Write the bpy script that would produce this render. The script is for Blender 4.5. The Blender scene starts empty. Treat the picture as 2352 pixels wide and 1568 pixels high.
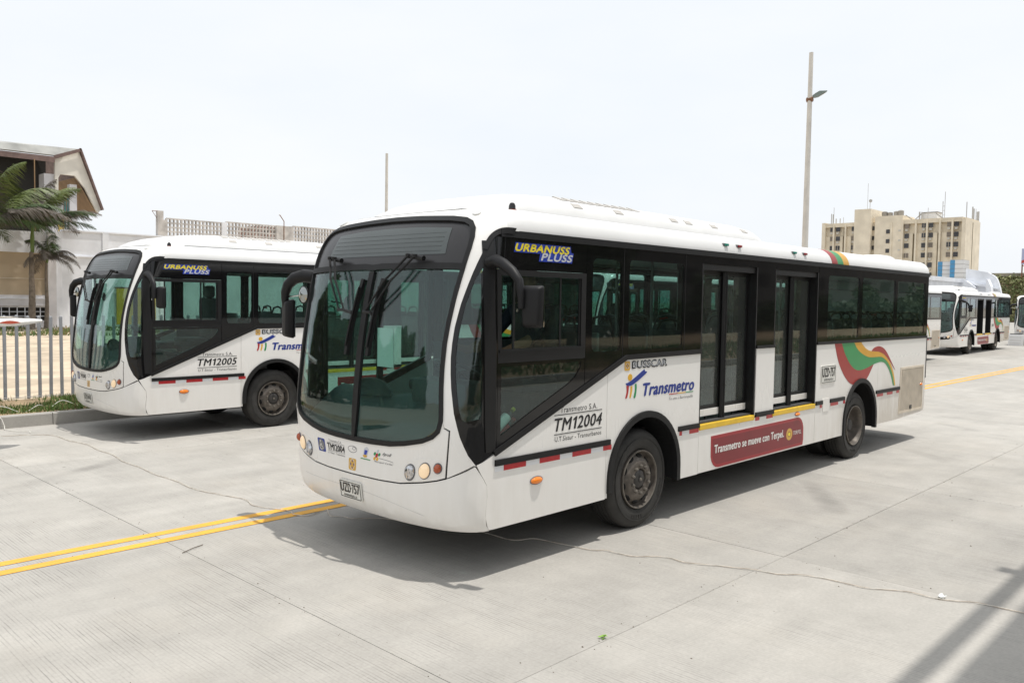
import bpy, bmesh, math, random
import numpy as np
from mathutils import Vector, Matrix
R = math.radians
rnd = random.Random(7)
scene = bpy.context.scene
COL = scene.collection

# ------------------------------------------------------------------ camera
cam_data = bpy.data.cameras.new('camera')
cam = bpy.data.objects.new('camera', cam_data)
COL.objects.link(cam)
_yaw, _pitch, _roll = 0.764371828, -0.0502725799, 0.0159669117
_f = Vector((math.cos(_pitch)*math.cos(_yaw), math.cos(_pitch)*math.sin(_yaw), math.sin(_pitch)))
_r = _f.cross(Vector((0, 0, 1))).normalized(); _u = _r.cross(_f)
_r2 = _r*math.cos(_roll) + _u*math.sin(_roll); _u2 = -_r*math.sin(_roll) + _u*math.cos(_roll)
_m = Matrix((_r2, _u2, -_f)).transposed().to_4x4()
_m.translation = Vector((-6.72245, -4.63875, 2.2442))
cam.matrix_world = _m
cam_data.sensor_width = 36.0
cam_data.lens = 36.0*1896.12/2352.0
cam_data.clip_start = 0.05
cam_data.clip_end = 6000.0
scene.camera = cam

# ------------------------------------------------------------------ sky, sun, exposure
SUN_DIR = Vector((-0.12, 0.17, -1.0)).normalized()          # the way the light travels
SUN_ELEV = math.degrees(math.asin(-SUN_DIR.z))
world = bpy.data.worlds.new('World'); scene.world = world
world.use_nodes = True
wn, wl = world.node_tree.nodes, world.node_tree.links
wn.clear()
w_out = wn.new('ShaderNodeOutputWorld'); w_bg = wn.new('ShaderNodeBackground')
w_sky = wn.new('ShaderNodeTexSky'); w_sky.sky_type = 'NISHITA'; w_sky.sun_disc = False
w_sky.sun_elevation = R(SUN_ELEV); w_sky.sun_rotation = math.atan2(-SUN_DIR.x, -SUN_DIR.y)
w_sky.air_density = 1.0; w_sky.dust_density = 4.0; w_sky.ozone_density = 1.0
# thin high overcast spread evenly over the whole dome (soft noise, no patches)
w_tc = wn.new('ShaderNodeTexCoord')
w_map = wn.new('ShaderNodeMapping'); w_map.inputs['Scale'].default_value = (1.0, 1.0, 3.0)
w_noise = wn.new('ShaderNodeTexNoise'); w_noise.inputs['Scale'].default_value = 1.9
w_noise.inputs['Detail'].default_value = 5.0; w_noise.inputs['Roughness'].default_value = 0.55
w_ramp = wn.new('ShaderNodeValToRGB')
w_ramp.color_ramp.elements[0].position = 0.30; w_ramp.color_ramp.elements[0].color = (8.8, 9.25, 9.75, 1)
w_ramp.color_ramp.elements[1].position = 0.72; w_ramp.color_ramp.elements[1].color = (9.7, 9.85, 10.0, 1)
w_mix = wn.new('ShaderNodeMix'); w_mix.data_type = 'RGBA'; w_mix.inputs[0].default_value = 0.90
wl.new(w_tc.outputs['Generated'], w_map.inputs['Vector']); wl.new(w_map.outputs['Vector'], w_noise.inputs['Vector'])
wl.new(w_noise.outputs['Fac'], w_ramp.inputs['Fac'])
wl.new(w_sky.outputs['Color'], w_mix.inputs[6]); wl.new(w_ramp.outputs['Color'], w_mix.inputs[7])
wl.new(w_mix.outputs[2], w_bg.inputs['Color']); w_bg.inputs['Strength'].default_value = 0.085
wl.new(w_bg.outputs['Background'], w_out.inputs['Surface'])

sun_data = bpy.data.lights.new('sun', 'SUN'); sun_data.energy = 2.6; sun_data.angle = R(0.6)
sun_data.color = (1.0, 0.965, 0.91)
sun = bpy.data.objects.new('sun', sun_data); COL.objects.link(sun)
sun.rotation_euler = SUN_DIR.to_track_quat('-Z', 'Y').to_euler(); sun.location = (8, -10, 60)

scene.view_settings.view_transform = 'Standard'
scene.view_settings.look = 'None'
scene.view_settings.gamma = 1.0
scene.view_settings.use_curve_mapping = False
scene.view_settings.exposure = 0.36
scene.cycles.transparent_max_bounces = 32
scene.cycles.max_bounces = 8
scene.cycles.diffuse_bounces = 4
scene.cycles.glossy_bounces = 4
scene.cycles.use_denoising = True
scene.cycles.caustics_reflective = False
scene.cycles.caustics_refractive = False

# ------------------------------------------------------------------ materials
MATS = {}
def nodes_of(name):
    m = bpy.data.materials.new(name); m.use_nodes = True
    nt = m.node_tree; b = nt.nodes['Principled BSDF']
    MATS[name] = m
    return m, nt.nodes, nt.links, b
def simple(name, col, rough=0.5, metal=0.0, coat=0.0, spec=0.5, vary=0.0, scale=8.0, bump=0.0, bscale=60.0, emit=None):
    m, n, l, b = nodes_of(name)
    b.inputs['Base Color'].default_value = (*col, 1); b.inputs['Roughness'].default_value = rough
    b.inputs['Metallic'].default_value = metal; b.inputs['Coat Weight'].default_value = coat
    b.inputs['Coat Roughness'].default_value = 0.08
    b.inputs['Specular IOR Level'].default_value = spec
    tc = None
    if vary or bump:
        tc = n.new('ShaderNodeTexCoord')
    if vary:
        t = n.new('ShaderNodeTexNoise'); t.inputs['Scale'].default_value = scale; t.inputs['Detail'].default_value = 6
        l.new(tc.outputs['Object'], t.inputs['Vector'])
        r = n.new('ShaderNodeValToRGB')
        r.color_ramp.elements[0].position = 0.3; r.color_ramp.elements[0].color = (*[c*(1-vary) for c in col], 1)
        r.color_ramp.elements[1].position = 0.7; r.color_ramp.elements[1].color = (*[min(1, c*(1+vary*0.6)) for c in col], 1)
        l.new(t.outputs['Fac'], r.inputs['Fac']); l.new(r.outputs['Color'], b.inputs['Base Color'])
    if bump:
        t = n.new('ShaderNodeTexNoise'); t.inputs['Scale'].default_value = bscale; t.inputs['Detail'].default_value = 4
        l.new(tc.outputs['Object'], t.inputs['Vector'])
        bp = n.new('ShaderNodeBump'); bp.inputs['Strength'].default_value = bump; bp.inputs['Distance'].default_value = 0.01
        l.new(t.outputs['Fac'], bp.inputs['Height']); l.new(bp.outputs['Normal'], b.inputs['Normal'])
    if emit:
        b.inputs['Emission Color'].default_value = (*emit[0], 1); b.inputs['Emission Strength'].default_value = emit[1]
    return m
def mathn(n, l, op, a, b_=None, c=None):
    x = n.new('ShaderNodeMath'); x.operation = op
    for i, v in enumerate((a, b_, c)):
        if v is None: continue
        if isinstance(v, (int, float)): x.inputs[i].default_value = v
        else: l.new(v, x.inputs[i])
    return x.outputs[0]
def glass(name, tint, gloss_rough=0.0, dust_sheen=0.0):
    m = bpy.data.materials.new(name); m.use_nodes = True; n, l = m.node_tree.nodes, m.node_tree.links
    n.clear(); MATS[name] = m
    out = n.new('ShaderNodeOutputMaterial'); tr = n.new('ShaderNodeBsdfTransparent'); gl = n.new('ShaderNodeBsdfGlossy')
    tr.inputs['Color'].default_value = (*tint, 1); gl.inputs['Roughness'].default_value = gloss_rough
    gl.inputs['Color'].default_value = (0.95, 0.97, 1, 1)
    lw = n.new('ShaderNodeLayerWeight'); lw.inputs['Blend'].default_value = 0.5
    p = mathn(n, l, 'POWER', lw.outputs['Facing'], 5.0)
    f = mathn(n, l, 'MULTIPLY_ADD', p, 0.95, 0.045)
    mx = n.new('ShaderNodeMixShader'); l.new(f, mx.inputs[0]); l.new(tr.outputs[0], mx.inputs[1]); l.new(gl.outputs[0], mx.inputs[2])
    last = mx.outputs[0]
    if dust_sheen:
        tc = n.new('ShaderNodeTexCoord'); t = n.new('ShaderNodeTexNoise'); t.inputs['Scale'].default_value = 2.2; t.inputs['Detail'].default_value = 8
        l.new(tc.outputs['Object'], t.inputs['Vector'])
        df = n.new('ShaderNodeBsdfDiffuse'); df.inputs['Color'].default_value = (0.5, 0.48, 0.44, 1)
        mx2 = n.new('ShaderNodeMixShader'); l.new(mathn(n, l, 'MULTIPLY', t.outputs['Fac'], dust_sheen), mx2.inputs[0])
        l.new(last, mx2.inputs[1]); l.new(df.outputs[0], mx2.inputs[2]); last = mx2.outputs[0]
    l.new(last, out.inputs['Surface'])
    return m

def white_paint():
    m, n, l, b = nodes_of('white_paint')
    tc = n.new('ShaderNodeTexCoord'); sx = n.new('ShaderNodeSeparateXYZ'); l.new(tc.outputs['Object'], sx.inputs[0])
    # road grime: streaky, strongest low on the body and towards the rear engine bay
    mp = n.new('ShaderNodeMapping'); mp.inputs['Scale'].default_value = (5, 5, 0.8); l.new(tc.outputs['Object'], mp.inputs['Vector'])
    t = n.new('ShaderNodeTexNoise'); t.inputs['Scale'].default_value = 2.0; t.inputs['Detail'].default_value = 7; t.inputs['Roughness'].default_value = 0.65
    l.new(mp.outputs[0], t.inputs['Vector'])
    t2 = n.new('ShaderNodeTexNoise'); t2.inputs['Scale'].default_value = 1.3; t2.inputs['Detail'].default_value = 5
    l.new(tc.outputs['Object'], t2.inputs['Vector'])
    low = n.new('ShaderNodeMapRange'); low.inputs[1].default_value = 1.5; low.inputs[2].default_value = 0.4; low.inputs[3].default_value = 0.02; low.inputs[4].default_value = 0.46
    l.new(sx.outputs['Z'], low.inputs[0])
    rear = n.new('ShaderNodeMapRange'); rear.inputs[1].default_value = 3.0; rear.inputs[2].default_value = 8.4; rear.inputs[3].default_value = 0.42; rear.inputs[4].default_value = 2.1
    l.new(sx.outputs['X'], rear.inputs[0])
    a = mathn(n, l, 'MULTIPLY', low.outputs[0], rear.outputs[0])
    a = mathn(n, l, 'MULTIPLY', a, mathn(n, l, 'MULTIPLY', t.outputs['Fac'], mathn(n, l, 'MULTIPLY', t2.outputs['Fac'], 3.2)))
    cl = mathn(n, l, 'MINIMUM', a, 0.6)
    mx = n.new('ShaderNodeMix'); mx.data_type = 'RGBA'
    mx.inputs[6].default_value = (0.83, 0.815, 0.785, 1); mx.inputs[7].default_value = (0.44, 0.375, 0.29, 1)
    l.new(cl, mx.inputs[0]); l.new(mx.outputs[2], b.inputs['Base Color'])
    rr = mathn(n, l, 'MULTIPLY_ADD', cl, 0.6, 0.24); l.new(rr, b.inputs['Roughness'])
    b.inputs['Coat Weight'].default_value = 0.25; b.inputs['Coat Roughness'].default_value = 0.1
    # faint waviness of the sheet metal
    w = n.new('ShaderNodeTexNoise'); w.inputs['Scale'].default_value = 1.7; w.inputs['Detail'].default_value = 1
    l.new(tc.outputs['Object'], w.inputs['Vector'])
    bp = n.new('ShaderNodeBump'); bp.inputs['Strength'].default_value = 0.25; bp.inputs['Distance'].default_value = 0.02
    l.new(w.outputs['Fac'], bp.inputs['Height']); l.new(bp.outputs['Normal'], b.inputs['Normal'])
white_paint()
simple('roof_white', (0.74, 0.74, 0.73), 0.35, coat=0.1, vary=0.05, scale=2)
simple('pod_white', (0.70, 0.70, 0.69), 0.45, vary=0.05, scale=3)
simple('vent_white', (0.45, 0.43, 0.40), 0.6)
simple('round_glass', (0.34, 0.36, 0.35), 0.06, metal=1.0)
simple('black_gloss', (0.007, 0.007, 0.0075), 0.05, spec=0.4)
simple('sign_black', (0.022, 0.021, 0.022), 0.3)
simple('rubber', (0.008, 0.008, 0.0085), 0.55, spec=0.35, vary=0.3, scale=14)
simple('trim', (0.010, 0.010, 0.0105), 0.5, spec=0.3, vary=0.2, scale=9)
simple('dark_plastic', (0.008, 0.008, 0.0085), 0.45, spec=0.35, bump=0.1, bscale=300)
simple('mirror_plastic', (0.009, 0.009, 0.010), 0.5, spec=0.28, bump=0.12, bscale=260)
simple('dark_gap', (0.006, 0.006, 0.006), 0.8)
simple('chassis', (0.008, 0.0075, 0.007), 0.8, vary=0.4, scale=5)
simple('interior_grey', (0.13, 0.14, 0.14), 0.6)
simple('ceiling_white', (0.22, 0.22, 0.215), 0.7)
simple('floor_grey', (0.05, 0.05, 0.052), 0.7)
simple('seat_grey', (0.055, 0.06, 0.065), 0.5, vary=0.2)
simple('handle_black', (0.018, 0.018, 0.02), 0.4)
simple('dash_grey', (0.05, 0.055, 0.058), 0.55)
simple('rail_metal', (0.28, 0.28, 0.28), 0.35, metal=0.8)
simple('yellow_paint', (0.78, 0.50, 0.03), 0.4, vary=0.12, scale=7)
simple('red_tape', (0.50, 0.022, 0.028), 0.3, vary=0.12, scale=15)
simple('white_tape', (0.75, 0.76, 0.78), 0.3)
simple('amber', (0.85, 0.22, 0.01), 0.15, coat=0.5)
simple('amber_dark', (0.36, 0.06, 0.01), 0.15, coat=0.5)
simple('lamp_green', (0.0, 0.22, 0.16), 0.15, coat=0.4)
simple('lamp_red', (0.30, 0.01, 0.015), 0.15, coat=0.4)
simple('lens_clear', (0.62, 0.62, 0.60), 0.12, coat=0.6)
simple('lamp_bowl', (0.50, 0.50, 0.51), 0.16, metal=1.0, vary=0.5, scale=30)
simple('lens_warm', (0.80, 0.62, 0.42), 0.14, coat=0.6, emit=((1.0, 0.72, 0.42), 0.25))
simple('reflector', (0.72, 0.72, 0.74), 0.12, metal=1.0)
simple('chrome', (0.72, 0.72, 0.72), 0.15, metal=1.0)
simple('mirror_glass', (0.75, 0.78, 0.78), 0.03, metal=1.0)
simple('ink_black', (0.012, 0.012, 0.014), 0.4)
simple('ink_grey', (0.16, 0.16, 0.17), 0.4)
simple('logo_blue', (0.012, 0.035, 0.25), 0.35)
simple('logo_red', (0.42, 0.02, 0.02), 0.35)
simple('logo_green', (0.02, 0.26, 0.09), 0.35)
simple('logo_yellow', (0.72, 0.40, 0.03), 0.35)
simple('print_blue', (0.02, 0.05, 0.38), 0.35)
simple('print_yellow', (0.80, 0.66, 0.03), 0.35)
simple('print_silver', (0.55, 0.57, 0.60), 0.35)
simple('ribbon_red', (0.34, 0.024, 0.018), 0.35, vary=0.08, scale=4)
simple('ribbon_green', (0.03, 0.27, 0.08), 0.35, vary=0.08, scale=4)
simple('ribbon_yellow', (0.66, 0.34, 0.02), 0.35, vary=0.08, scale=4)
simple('banner_red', (0.20, 0.010, 0.017), 0.35, vary=0.12, scale=3)
simple('banner_edge', (0.33, 0.014, 0.022), 0.35, vary=0.1, scale=3)
simple('banner_text', (0.80, 0.78, 0.75), 0.4)
simple('emblem_gold', (0.62, 0.36, 0.06), 0.35)
simple('plate_white', (0.72, 0.71, 0.66), 0.4)
simple('steel_rim', (0.13, 0.112, 0.095), 0.55, metal=0.35, vary=0.45, scale=10, bump=0.2, bscale=40)
simple('rim_edge', (0.20, 0.18, 0.155), 0.5, metal=0.4, vary=0.4, scale=12)
simple('hub_dark', (0.035, 0.032, 0.03), 0.5, vary=0.4, scale=16)
simple('tyre', (0.030, 0.0285, 0.026), 0.75, vary=0.3, scale=9, bump=0.15, bscale=90)
simple('grille_metal', (0.66, 0.58, 0.47), 0.5, vary=0.12, scale=6)
simple('crease_shade', (0.55, 0.54, 0.52), 0.5)
simple('paper', (0.82, 0.84, 0.82), 0.7)
simple('sign_display', (0.062, 0.074, 0.074), 0.2, vary=0.06, scale=3)
simple('sign_line', (0.045, 0.053, 0.053), 0.5)
glass('windshield_glass', (0.73, 0.89, 0.85), dust_sheen=0.02)
glass('side_glass', (0.64, 0.765, 0.735), dust_sheen=0.02)
glass('door_glass', (0.70, 0.82, 0.79), dust_sheen=0.10)  # grey film raised here to stand in for road reflections in the panes
glass('bottle_plastic', (0.86, 0.9, 0.92))

# ------------------------------------------------------------------ mesh helpers
def add_obj(name, me, parent=None):
    o = bpy.data.objects.new(name, me); COL.objects.link(o)
    if parent is not None: o.parent = parent
    return o
def tag(o, label=None, cat=None, group=None, kind=None):
    if label: o['label'] = label
    if cat: o['category'] = cat
    if group: o['group'] = group
    if kind: o['kind'] = kind
    return o
def empty(name, loc=(0, 0, 0), rz=0.0):
    o = bpy.data.objects.new(name, None); COL.objects.link(o); o.location = loc; o.rotation_euler = (0, 0, rz); o.empty_display_size = 0.3
    return o
def finish(me, mat, smooth):
    me.materials.append(MATS[mat] if isinstance(mat, str) else mat)
    if smooth:
        me.polygons.foreach_set('use_smooth', [True]*len(me.polygons))
        me.set_sharp_from_angle(angle=R(smooth if smooth is not True else 35))
    me.update()
class MB:
    def __init__(s): s.v = []; s.f = []
    def add(s, vs, fs):
        b = len(s.v); s.v += [tuple(map(float, q)) for q in vs]; s.f += [tuple(b+i for i in f) for f in fs]; return s
    def box(s, c, d, m=None):
        x, y, z = (q/2 for q in d)
        vs = [Vector((sx*x, sy*y, sz*z)) for sz in (-1, 1) for sy in (-1, 1) for sx in (-1, 1)]
        if m is not None: vs = [m @ q for q in vs]
        vs = [q + Vector(c) for q in vs]
        return s.add(vs, [(0, 2, 3, 1), (4, 5, 7, 6), (0, 1, 5, 4), (2, 6, 7, 3), (0, 4, 6, 2), (1, 3, 7, 5)])
    def box2(s, a, b): return s.box([(a[i]+b[i])/2 for i in range(3)], [abs(b[i]-a[i]) for i in range(3)])
    def cbox(s, a, b, e):
        # box with chamfered edges
        a = [min(a[i], b[i]) for i in range(3)]; b2 = [max(a[i], b[i]) for i in range(3)]; b = b2
        bm = bmesh.new()
        bmesh.ops.create_cube(bm, size=1.0)
        for q in bm.verts: q.co = Vector([(a[i]+b[i])/2 + q.co[i]*(b[i]-a[i]) for i in range(3)])
        bmesh.ops.bevel(bm, geom=list(bm.edges), offset=e, segments=2, affect='EDGES', profile=0.6)
        bm.verts.ensure_lookup_table()
        idx = {q: i for i, q in enumerate(bm.verts)}
        s.add([q.co for q in bm.verts], [[idx[q] for q in f.verts] for f in bm.faces]); bm.free(); return s
    def tube(s, path, r, n=8, cap=True, flat=1.0):
        path = [Vector(q) for q in path]; rs = r if isinstance(r, (list, tuple)) else [r]*len(path)
        rings = []; up = Vector((0, 0, 1)); prev = None
        for i, q in enumerate(path):
            t = (path[min(i+1, len(path)-1)] - path[max(i-1, 0)]).normalized()
            if prev is None:
                a = t.cross(up)
                if a.length < 1e-3: a = t.cross(Vector((1, 0, 0)))
            else:
                a = prev - t*prev.dot(t)
            a.normalize(); b = t.cross(a); prev = a
            rings.append([q + (a*math.cos(2*math.pi*k/n)*flat + b*math.sin(2*math.pi*k/n))*rs[i] for k in range(n)])
        vs = [q for ring in rings for q in ring]; fs = []
        for i in range(len(path)-1):
            for k in range(n):
                fs.append((i*n+k, i*n+(k+1) % n, (i+1)*n+(k+1) % n, (i+1)*n+k))
        if cap: fs.append(tuple(range(n))[::-1]); fs.append(tuple((len(path)-1)*n+k for k in range(n)))
        return s.add(vs, fs)
    def lathe(s, prof, c, axis='y', n=32, close=False, a0=0.0):
        # prof: (radius, along axis)
        vs = []
        for r_, h in prof:
            for k in range(n):
                a = 2*math.pi*k/n + a0
                p = (r_*math.cos(a), r_*math.sin(a))
                q = {'y': (p[0], h, p[1]), 'z': (p[0], p[1], h), 'x': (h, p[0], p[1])}[axis]
                vs.append((q[0]+c[0], q[1]+c[1], q[2]+c[2]))
        fs = []
        m = len(prof)
        for i in range(m-1 if not close else m):
            j = (i+1) % m
            for k in range(n): fs.append((i*n+k, j*n+k, j*n+(k+1) % n, i*n+(k+1) % n))
        return s.add(vs, fs)
    def prism(s, poly, mapf, h0, h1):
        n = len(poly)
        vs = [mapf(u, v, h0) for u, v in poly] + [mapf(u, v, h1) for u, v in poly]
        fs = [tuple(range(n)), tuple(range(2*n-1, n-1, -1))] + [(i, n+i, n+(i+1) % n, (i+1) % n) for i in range(n)]
        return s.add(vs, fs)
    def mesh(s, name, mat, smooth=False, fix=True):
        me = bpy.data.meshes.new(name); me.from_pydata(s.v, [], s.f); me.validate()
        if fix:
            bm = bmesh.new(); bm.from_mesh(me); bmesh.ops.recalc_face_normals(bm, faces=bm.faces); bm.to_mesh(me); bm.free()
        finish(me, mat, smooth); return me
    def build(s, name, mat, parent=None, smooth=False, fix=True): return add_obj(name, s.mesh(name, mat, smooth, fix), parent)

def tess(outer, holes=(), us=(), vs=()):
    bm = bmesh.new()
    for loop in [outer, *holes]:
        q = [bm.verts.new((u, v, 0)) for u, v in loop]
        for i in range(len(q)): bm.edges.new((q[i], q[(i+1) % len(q)]))
    bmesh.ops.triangle_fill(bm, use_beauty=True, use_dissolve=False, edges=list(bm.edges))
    for f in bm.faces:
        f.normal_update()
        if f.normal.z < 0: f.normal_flip()
    for axis, vals in ((0, us), (1, vs)):
        for q in vals:
            co = Vector((q, 0, 0)) if axis == 0 else Vector((0, q, 0)); no = Vector((1, 0, 0)) if axis == 0 else Vector((0, 1, 0))
            bmesh.ops.bisect_plane(bm, geom=list(bm.verts)+list(bm.edges)+list(bm.faces), plane_co=co, plane_no=no, dist=1e-5)
    bm.verts.ensure_lookup_table(); bm.verts.index_update()
    uv = np.array([(q.co.x, q.co.y) for q in bm.verts])
    fs = [[q.index for q in f.verts] for f in bm.faces]
    be = []
    for e in bm.edges:
        if len(e.link_faces) == 1:
            f = e.link_faces[0]; vs_ = list(f.verts); i = vs_.index(e.verts[0])
            a, b = (e.verts[0].index, e.verts[1].index) if vs_[(i+1) % len(vs_)] == e.verts[1] else (e.verts[1].index, e.verts[0].index)
            be.append((a, b))
    bm.free()
    return uv, fs, be
def panel_mesh(name, outer, mat, mapf, holes=(), off=0.0, th=0.02, us=(), vs=(), smooth=40):
    uv, fs, be = tess(outer, holes, us, vs)
    n = len(uv)
    A = mapf(uv[:, 0], uv[:, 1], off); B = mapf(uv[:, 0], uv[:, 1], off-th)
    f0 = fs[0]
    nn = np.cross(A[f0[1]]-A[f0[0]], A[f0[2]]-A[f0[1]])
    flip = np.dot(nn, A[f0[0]]-B[f0[0]]) < 0
    faces = [tuple(f) for f in fs] + [tuple(n+i for i in f[::-1]) for f in fs]
    # separate rim so that the edge stays crisp
    V = [A, B]; base = 2*n
    m = len(be)
    if m:
        a = np.array([e[0] for e in be]); b = np.array([e[1] for e in be])
        V += [A[a], A[b], B[b], B[a]]
        faces += [(base+2*m+i, base+m+i, base+i, base+3*m+i)[::-1] if False else (base+i, base+3*m+i, base+2*m+i, base+m+i) for i in range(m)]
    if flip: faces = [f[::-1] for f in faces]
    me = bpy.data.meshes.new(name); me.from_pydata(np.concatenate(V).tolist(), [], faces)
    finish(me, mat, smooth)
    return me
def panel(name, outer, mat, parent, mapf, **k): return add_obj(name, panel_mesh(name, outer, mat, mapf, **k), parent)
def rrect(x0, x1, z0, z1, r=0.05, n=5):
    out = []
    for cx, cz, a0 in ((x1-r, z1-r, 0), (x0+r, z1-r, 90), (x0+r, z0+r, 180), (x1-r, z0+r, 270)):
        for k in range(n+1):
            a = R(a0+90*k/n); out.append((cx+r*math.cos(a), cz+r*math.sin(a)))
    return out
def rect(x0, x1, z0, z1): return [(x0, z0), (x1, z0), (x1, z1), (x0, z1)]
def ellipse(cx, cz, a, b, n=20, rot=0.0): return [(cx+a*math.cos(2*math.pi*k/n)*math.cos(rot)-b*math.sin(2*math.pi*k/n)*math.sin(rot), cz+a*math.cos(2*math.pi*k/n)*math.sin(rot)+b*math.sin(2*math.pi*k/n)*math.cos(rot)) for k in range(n)]
def text_uv(txt, shear=0.0, bold=0.0):
    cu = bpy.data.curves.new('lettering', 'FONT'); cu.body = txt; cu.shear = shear; cu.resolution_u = 3; cu.space_character = 1.06; cu.fill_mode = 'FRONT'
    o = bpy.data.objects.new('lettering', cu); COL.objects.link(o)
    dg = bpy.context.evaluated_depsgraph_get(); dg.update()
    me = bpy.data.meshes.new_from_object(o.evaluated_get(dg))
    v = np.array([q.co[:2] for q in me.vertices]); f = [tuple(q.vertices) for q in me.polygons]
    bpy.data.objects.remove(o); bpy.data.curves.remove(cu); bpy.data.meshes.remove(me)
    return v, f
def text_into(vf, box, mapf, off=0.002, keep=False):
    v, f = vf
    lo, hi = v.min(0), v.max(0)
    u0, u1, v0, v1 = box
    uv = (v-lo)/(hi-lo)
    uu = u0+uv[:, 0]*(u1-u0); vv = v0+uv[:, 1]*(v1-v0)
    return mapf(uu, vv, off), f
def lettering_mesh(name, txt, box, mat, mapf, shear=0.0, bold=0.0, off=0.002):
    vf = text_uv(txt, shear)
    P, f = text_into(vf, box, mapf, off)
    if bold:
        # heavier strokes: the same letters laid again a hair to either side
        d = bold*1.3*(box[3]-box[2]); Ps, fs = [P], list(f); n0 = len(P)
        for i, (du, dv) in enumerate(((d, 0), (-d, 0), (d*0.6, d*0.6), (-d*0.6, -d*0.6))):
            Q, _ = text_into(vf, (box[0]+du, box[1]+du, box[2]+dv, box[3]+dv), mapf, off+0.00025*(i+1)); Ps.append(Q); fs += [tuple(k+n0*(i+1) for k in q) for q in f]
        P, f = np.concatenate(Ps), fs
    me = bpy.data.meshes.new(name); me.from_pydata(P.tolist(), [], f)
    # face outwards
    q = me.polygons[0]
    d = mapf(np.array([box[0]]), np.array([box[2]]), 1.0)[0]-mapf(np.array([box[0]]), np.array([box[2]]), 0.0)[0]
    if Vector(q.normal).dot(Vector(d)) < 0:
        me.flip_normals()
    finish(me, mat, False); return me
def fleet_mesh(name, digits, box, mat, mapf, shear, bold, off=0.002):
    u0, u1, v0, v1 = box; w = u1-u0; h = v1-v0
    parts = []
    for txt, a, b in (('TM', 0.0, 0.35), ('1', 0.352, 0.43), (digits, 0.462, 1.0)):
        if txt == '1':
            x0, x1 = u0+w*a, u0+w*b; t = (x1-x0)*0.52; sk = shear*h
            poly = [(x1-t, v0), (x1, v0), (x1+sk, v1), (x1+sk-t*0.75, v1), (x0+sk*0.75, v1-h*0.20), (x0+sk*0.68, v1-h*0.31), (x1-t+sk*0.68, v1-h*0.27)]
            q = np.array(poly); P = mapf(q[:, 0], q[:, 1], off); parts.append((P, [(0, 1, 6), (1, 2, 6), (2, 3, 6), (3, 4, 6), (4, 5, 6)]))
        else:
            vf = text_uv(txt, shear); d = bold*1.3*h
            for i, (du, dv) in enumerate(((0, 0), (d, 0), (-d, 0), (d*0.5, d*0.5), (-d*0.5, -d*0.5))):
                parts.append(text_into(vf, (u0+w*a+du, u0+w*b+du, v0+dv, v1+dv), mapf, off+0.00025*i))
    V = []; Fc = []
    for P, f in parts: Fc += [tuple(k+len(V) for k in q) for q in f]; V += P.tolist()
    me = bpy.data.meshes.new(name); me.from_pydata(V, [], Fc); finish(me, mat, False); return me
def lettering(name, txt, box, mat, parent, mapf, **k): return add_obj(name, lettering_mesh(name, txt, box, mat, mapf, **k), parent)
def kids(o): return [c for c in bpy.data.objects if c.parent == o]
# ------------------------------------------------------------------ the bus: body surface
ZK = [0.38, 0.44, 0.55, 0.72, 1.0, 1.4, 1.8, 2.2, 2.5, 2.65, 2.8, 2.9, 2.97, 3.02]
XK = [-2.44, -2.50, -2.535, -2.55, -2.54, -2.515, -2.475, -2.41, -2.34, -2.29, -2.215, -2.14, -2.05, -1.93]
ZN = [0.38, 0.8, 1.3, 2.6, 3.02]; NK = [2.5, 2.55, 3.5, 3.4, 3.1]
DC, NREF = 0.40, 2.9
def pch(xs, ys, x):
    xs = np.array(xs); ys = np.array(ys); h = np.diff(xs); d = np.diff(ys)/h
    m = np.zeros(len(xs)); m[0] = d[0]; m[-1] = d[-1]
    for i in range(1, len(xs)-1):
        if d[i-1]*d[i] > 0:
            w1 = 2*h[i]+h[i-1]; w2 = h[i]+2*h[i-1]; m[i] = (w1+w2)/(w1/d[i-1]+w2/d[i])
    x = np.clip(x, xs[0], xs[-1]); i = np.clip(np.searchsorted(xs, x)-1, 0, len(h)-1); t = (x-xs[i])/h[i]
    return (2*t**3-3*t**2+1)*ys[i]+(t**3-2*t**2+t)*h[i]*m[i]+(-2*t**3+3*t**2)*ys[i+1]+(t**3-t**2)*h[i]*m[i+1]
def xn(z): return pch(ZK, XK, np.asarray(z, float))
TH = np.linspace(0, np.pi/2, 4001)
_w = 1.25*np.sin(TH)**(2/NREF); _d = DC*(1-np.cos(TH)**(2/NREF))
PS = np.concatenate([[0], np.cumsum(np.hypot(np.diff(_w), np.diff(_d)))]); SC = float(PS[-1])
def cove(z): return 0.2*(1-np.sqrt(np.maximum(0, 1-(np.clip((z-2.8)/0.2, 0, 1))**2)))
def F0(s, z):
    a = np.abs(s); th = np.interp(a, PS, TH); n = pch(ZN, NK, z)
    W = 1.25-cove(z)
    w = W*np.sin(th)**(2/n); dx = DC*(1-np.maximum(np.cos(th), 0)**(2/n))
    w = np.where(a < SC, w, W); dx = np.where(a < SC, dx, DC+a-SC)
    return np.stack([xn(z)+dx, 1.25-np.sign(s)*w, z], -1)
def FS(s, z, o=0.0):
    s = np.asarray(s, float); z = np.asarray(z, float); e = 1e-3
    P = F0(s, z)
    ds = F0(s+e, z)-F0(s-e, z); dz = F0(s, np.minimum(z+e, 2.999))-F0(s, z-e)
    nn = np.cross(ds, dz); nn /= np.maximum(np.linalg.norm(nn, axis=-1, keepdims=True), 1e-9)
    return P+nn*o
def sX(X, z): return np.asarray(X, float)-xn(z)-DC+SC
def NEAR(X, z, o=0.0): X = np.asarray(X, float); z = np.asarray(z, float); return FS(sX(X, z), z, o)
def FAR(X, z, o=0.0):
    P = NEAR(X, z, o); P[..., 1] = 2.5-P[..., 1]; return P
def SIDE(X, z, o=0.0): X = np.asarray(X, float); return np.stack([X, np.full(X.shape, -o), np.asarray(z, float)], -1)
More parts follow.
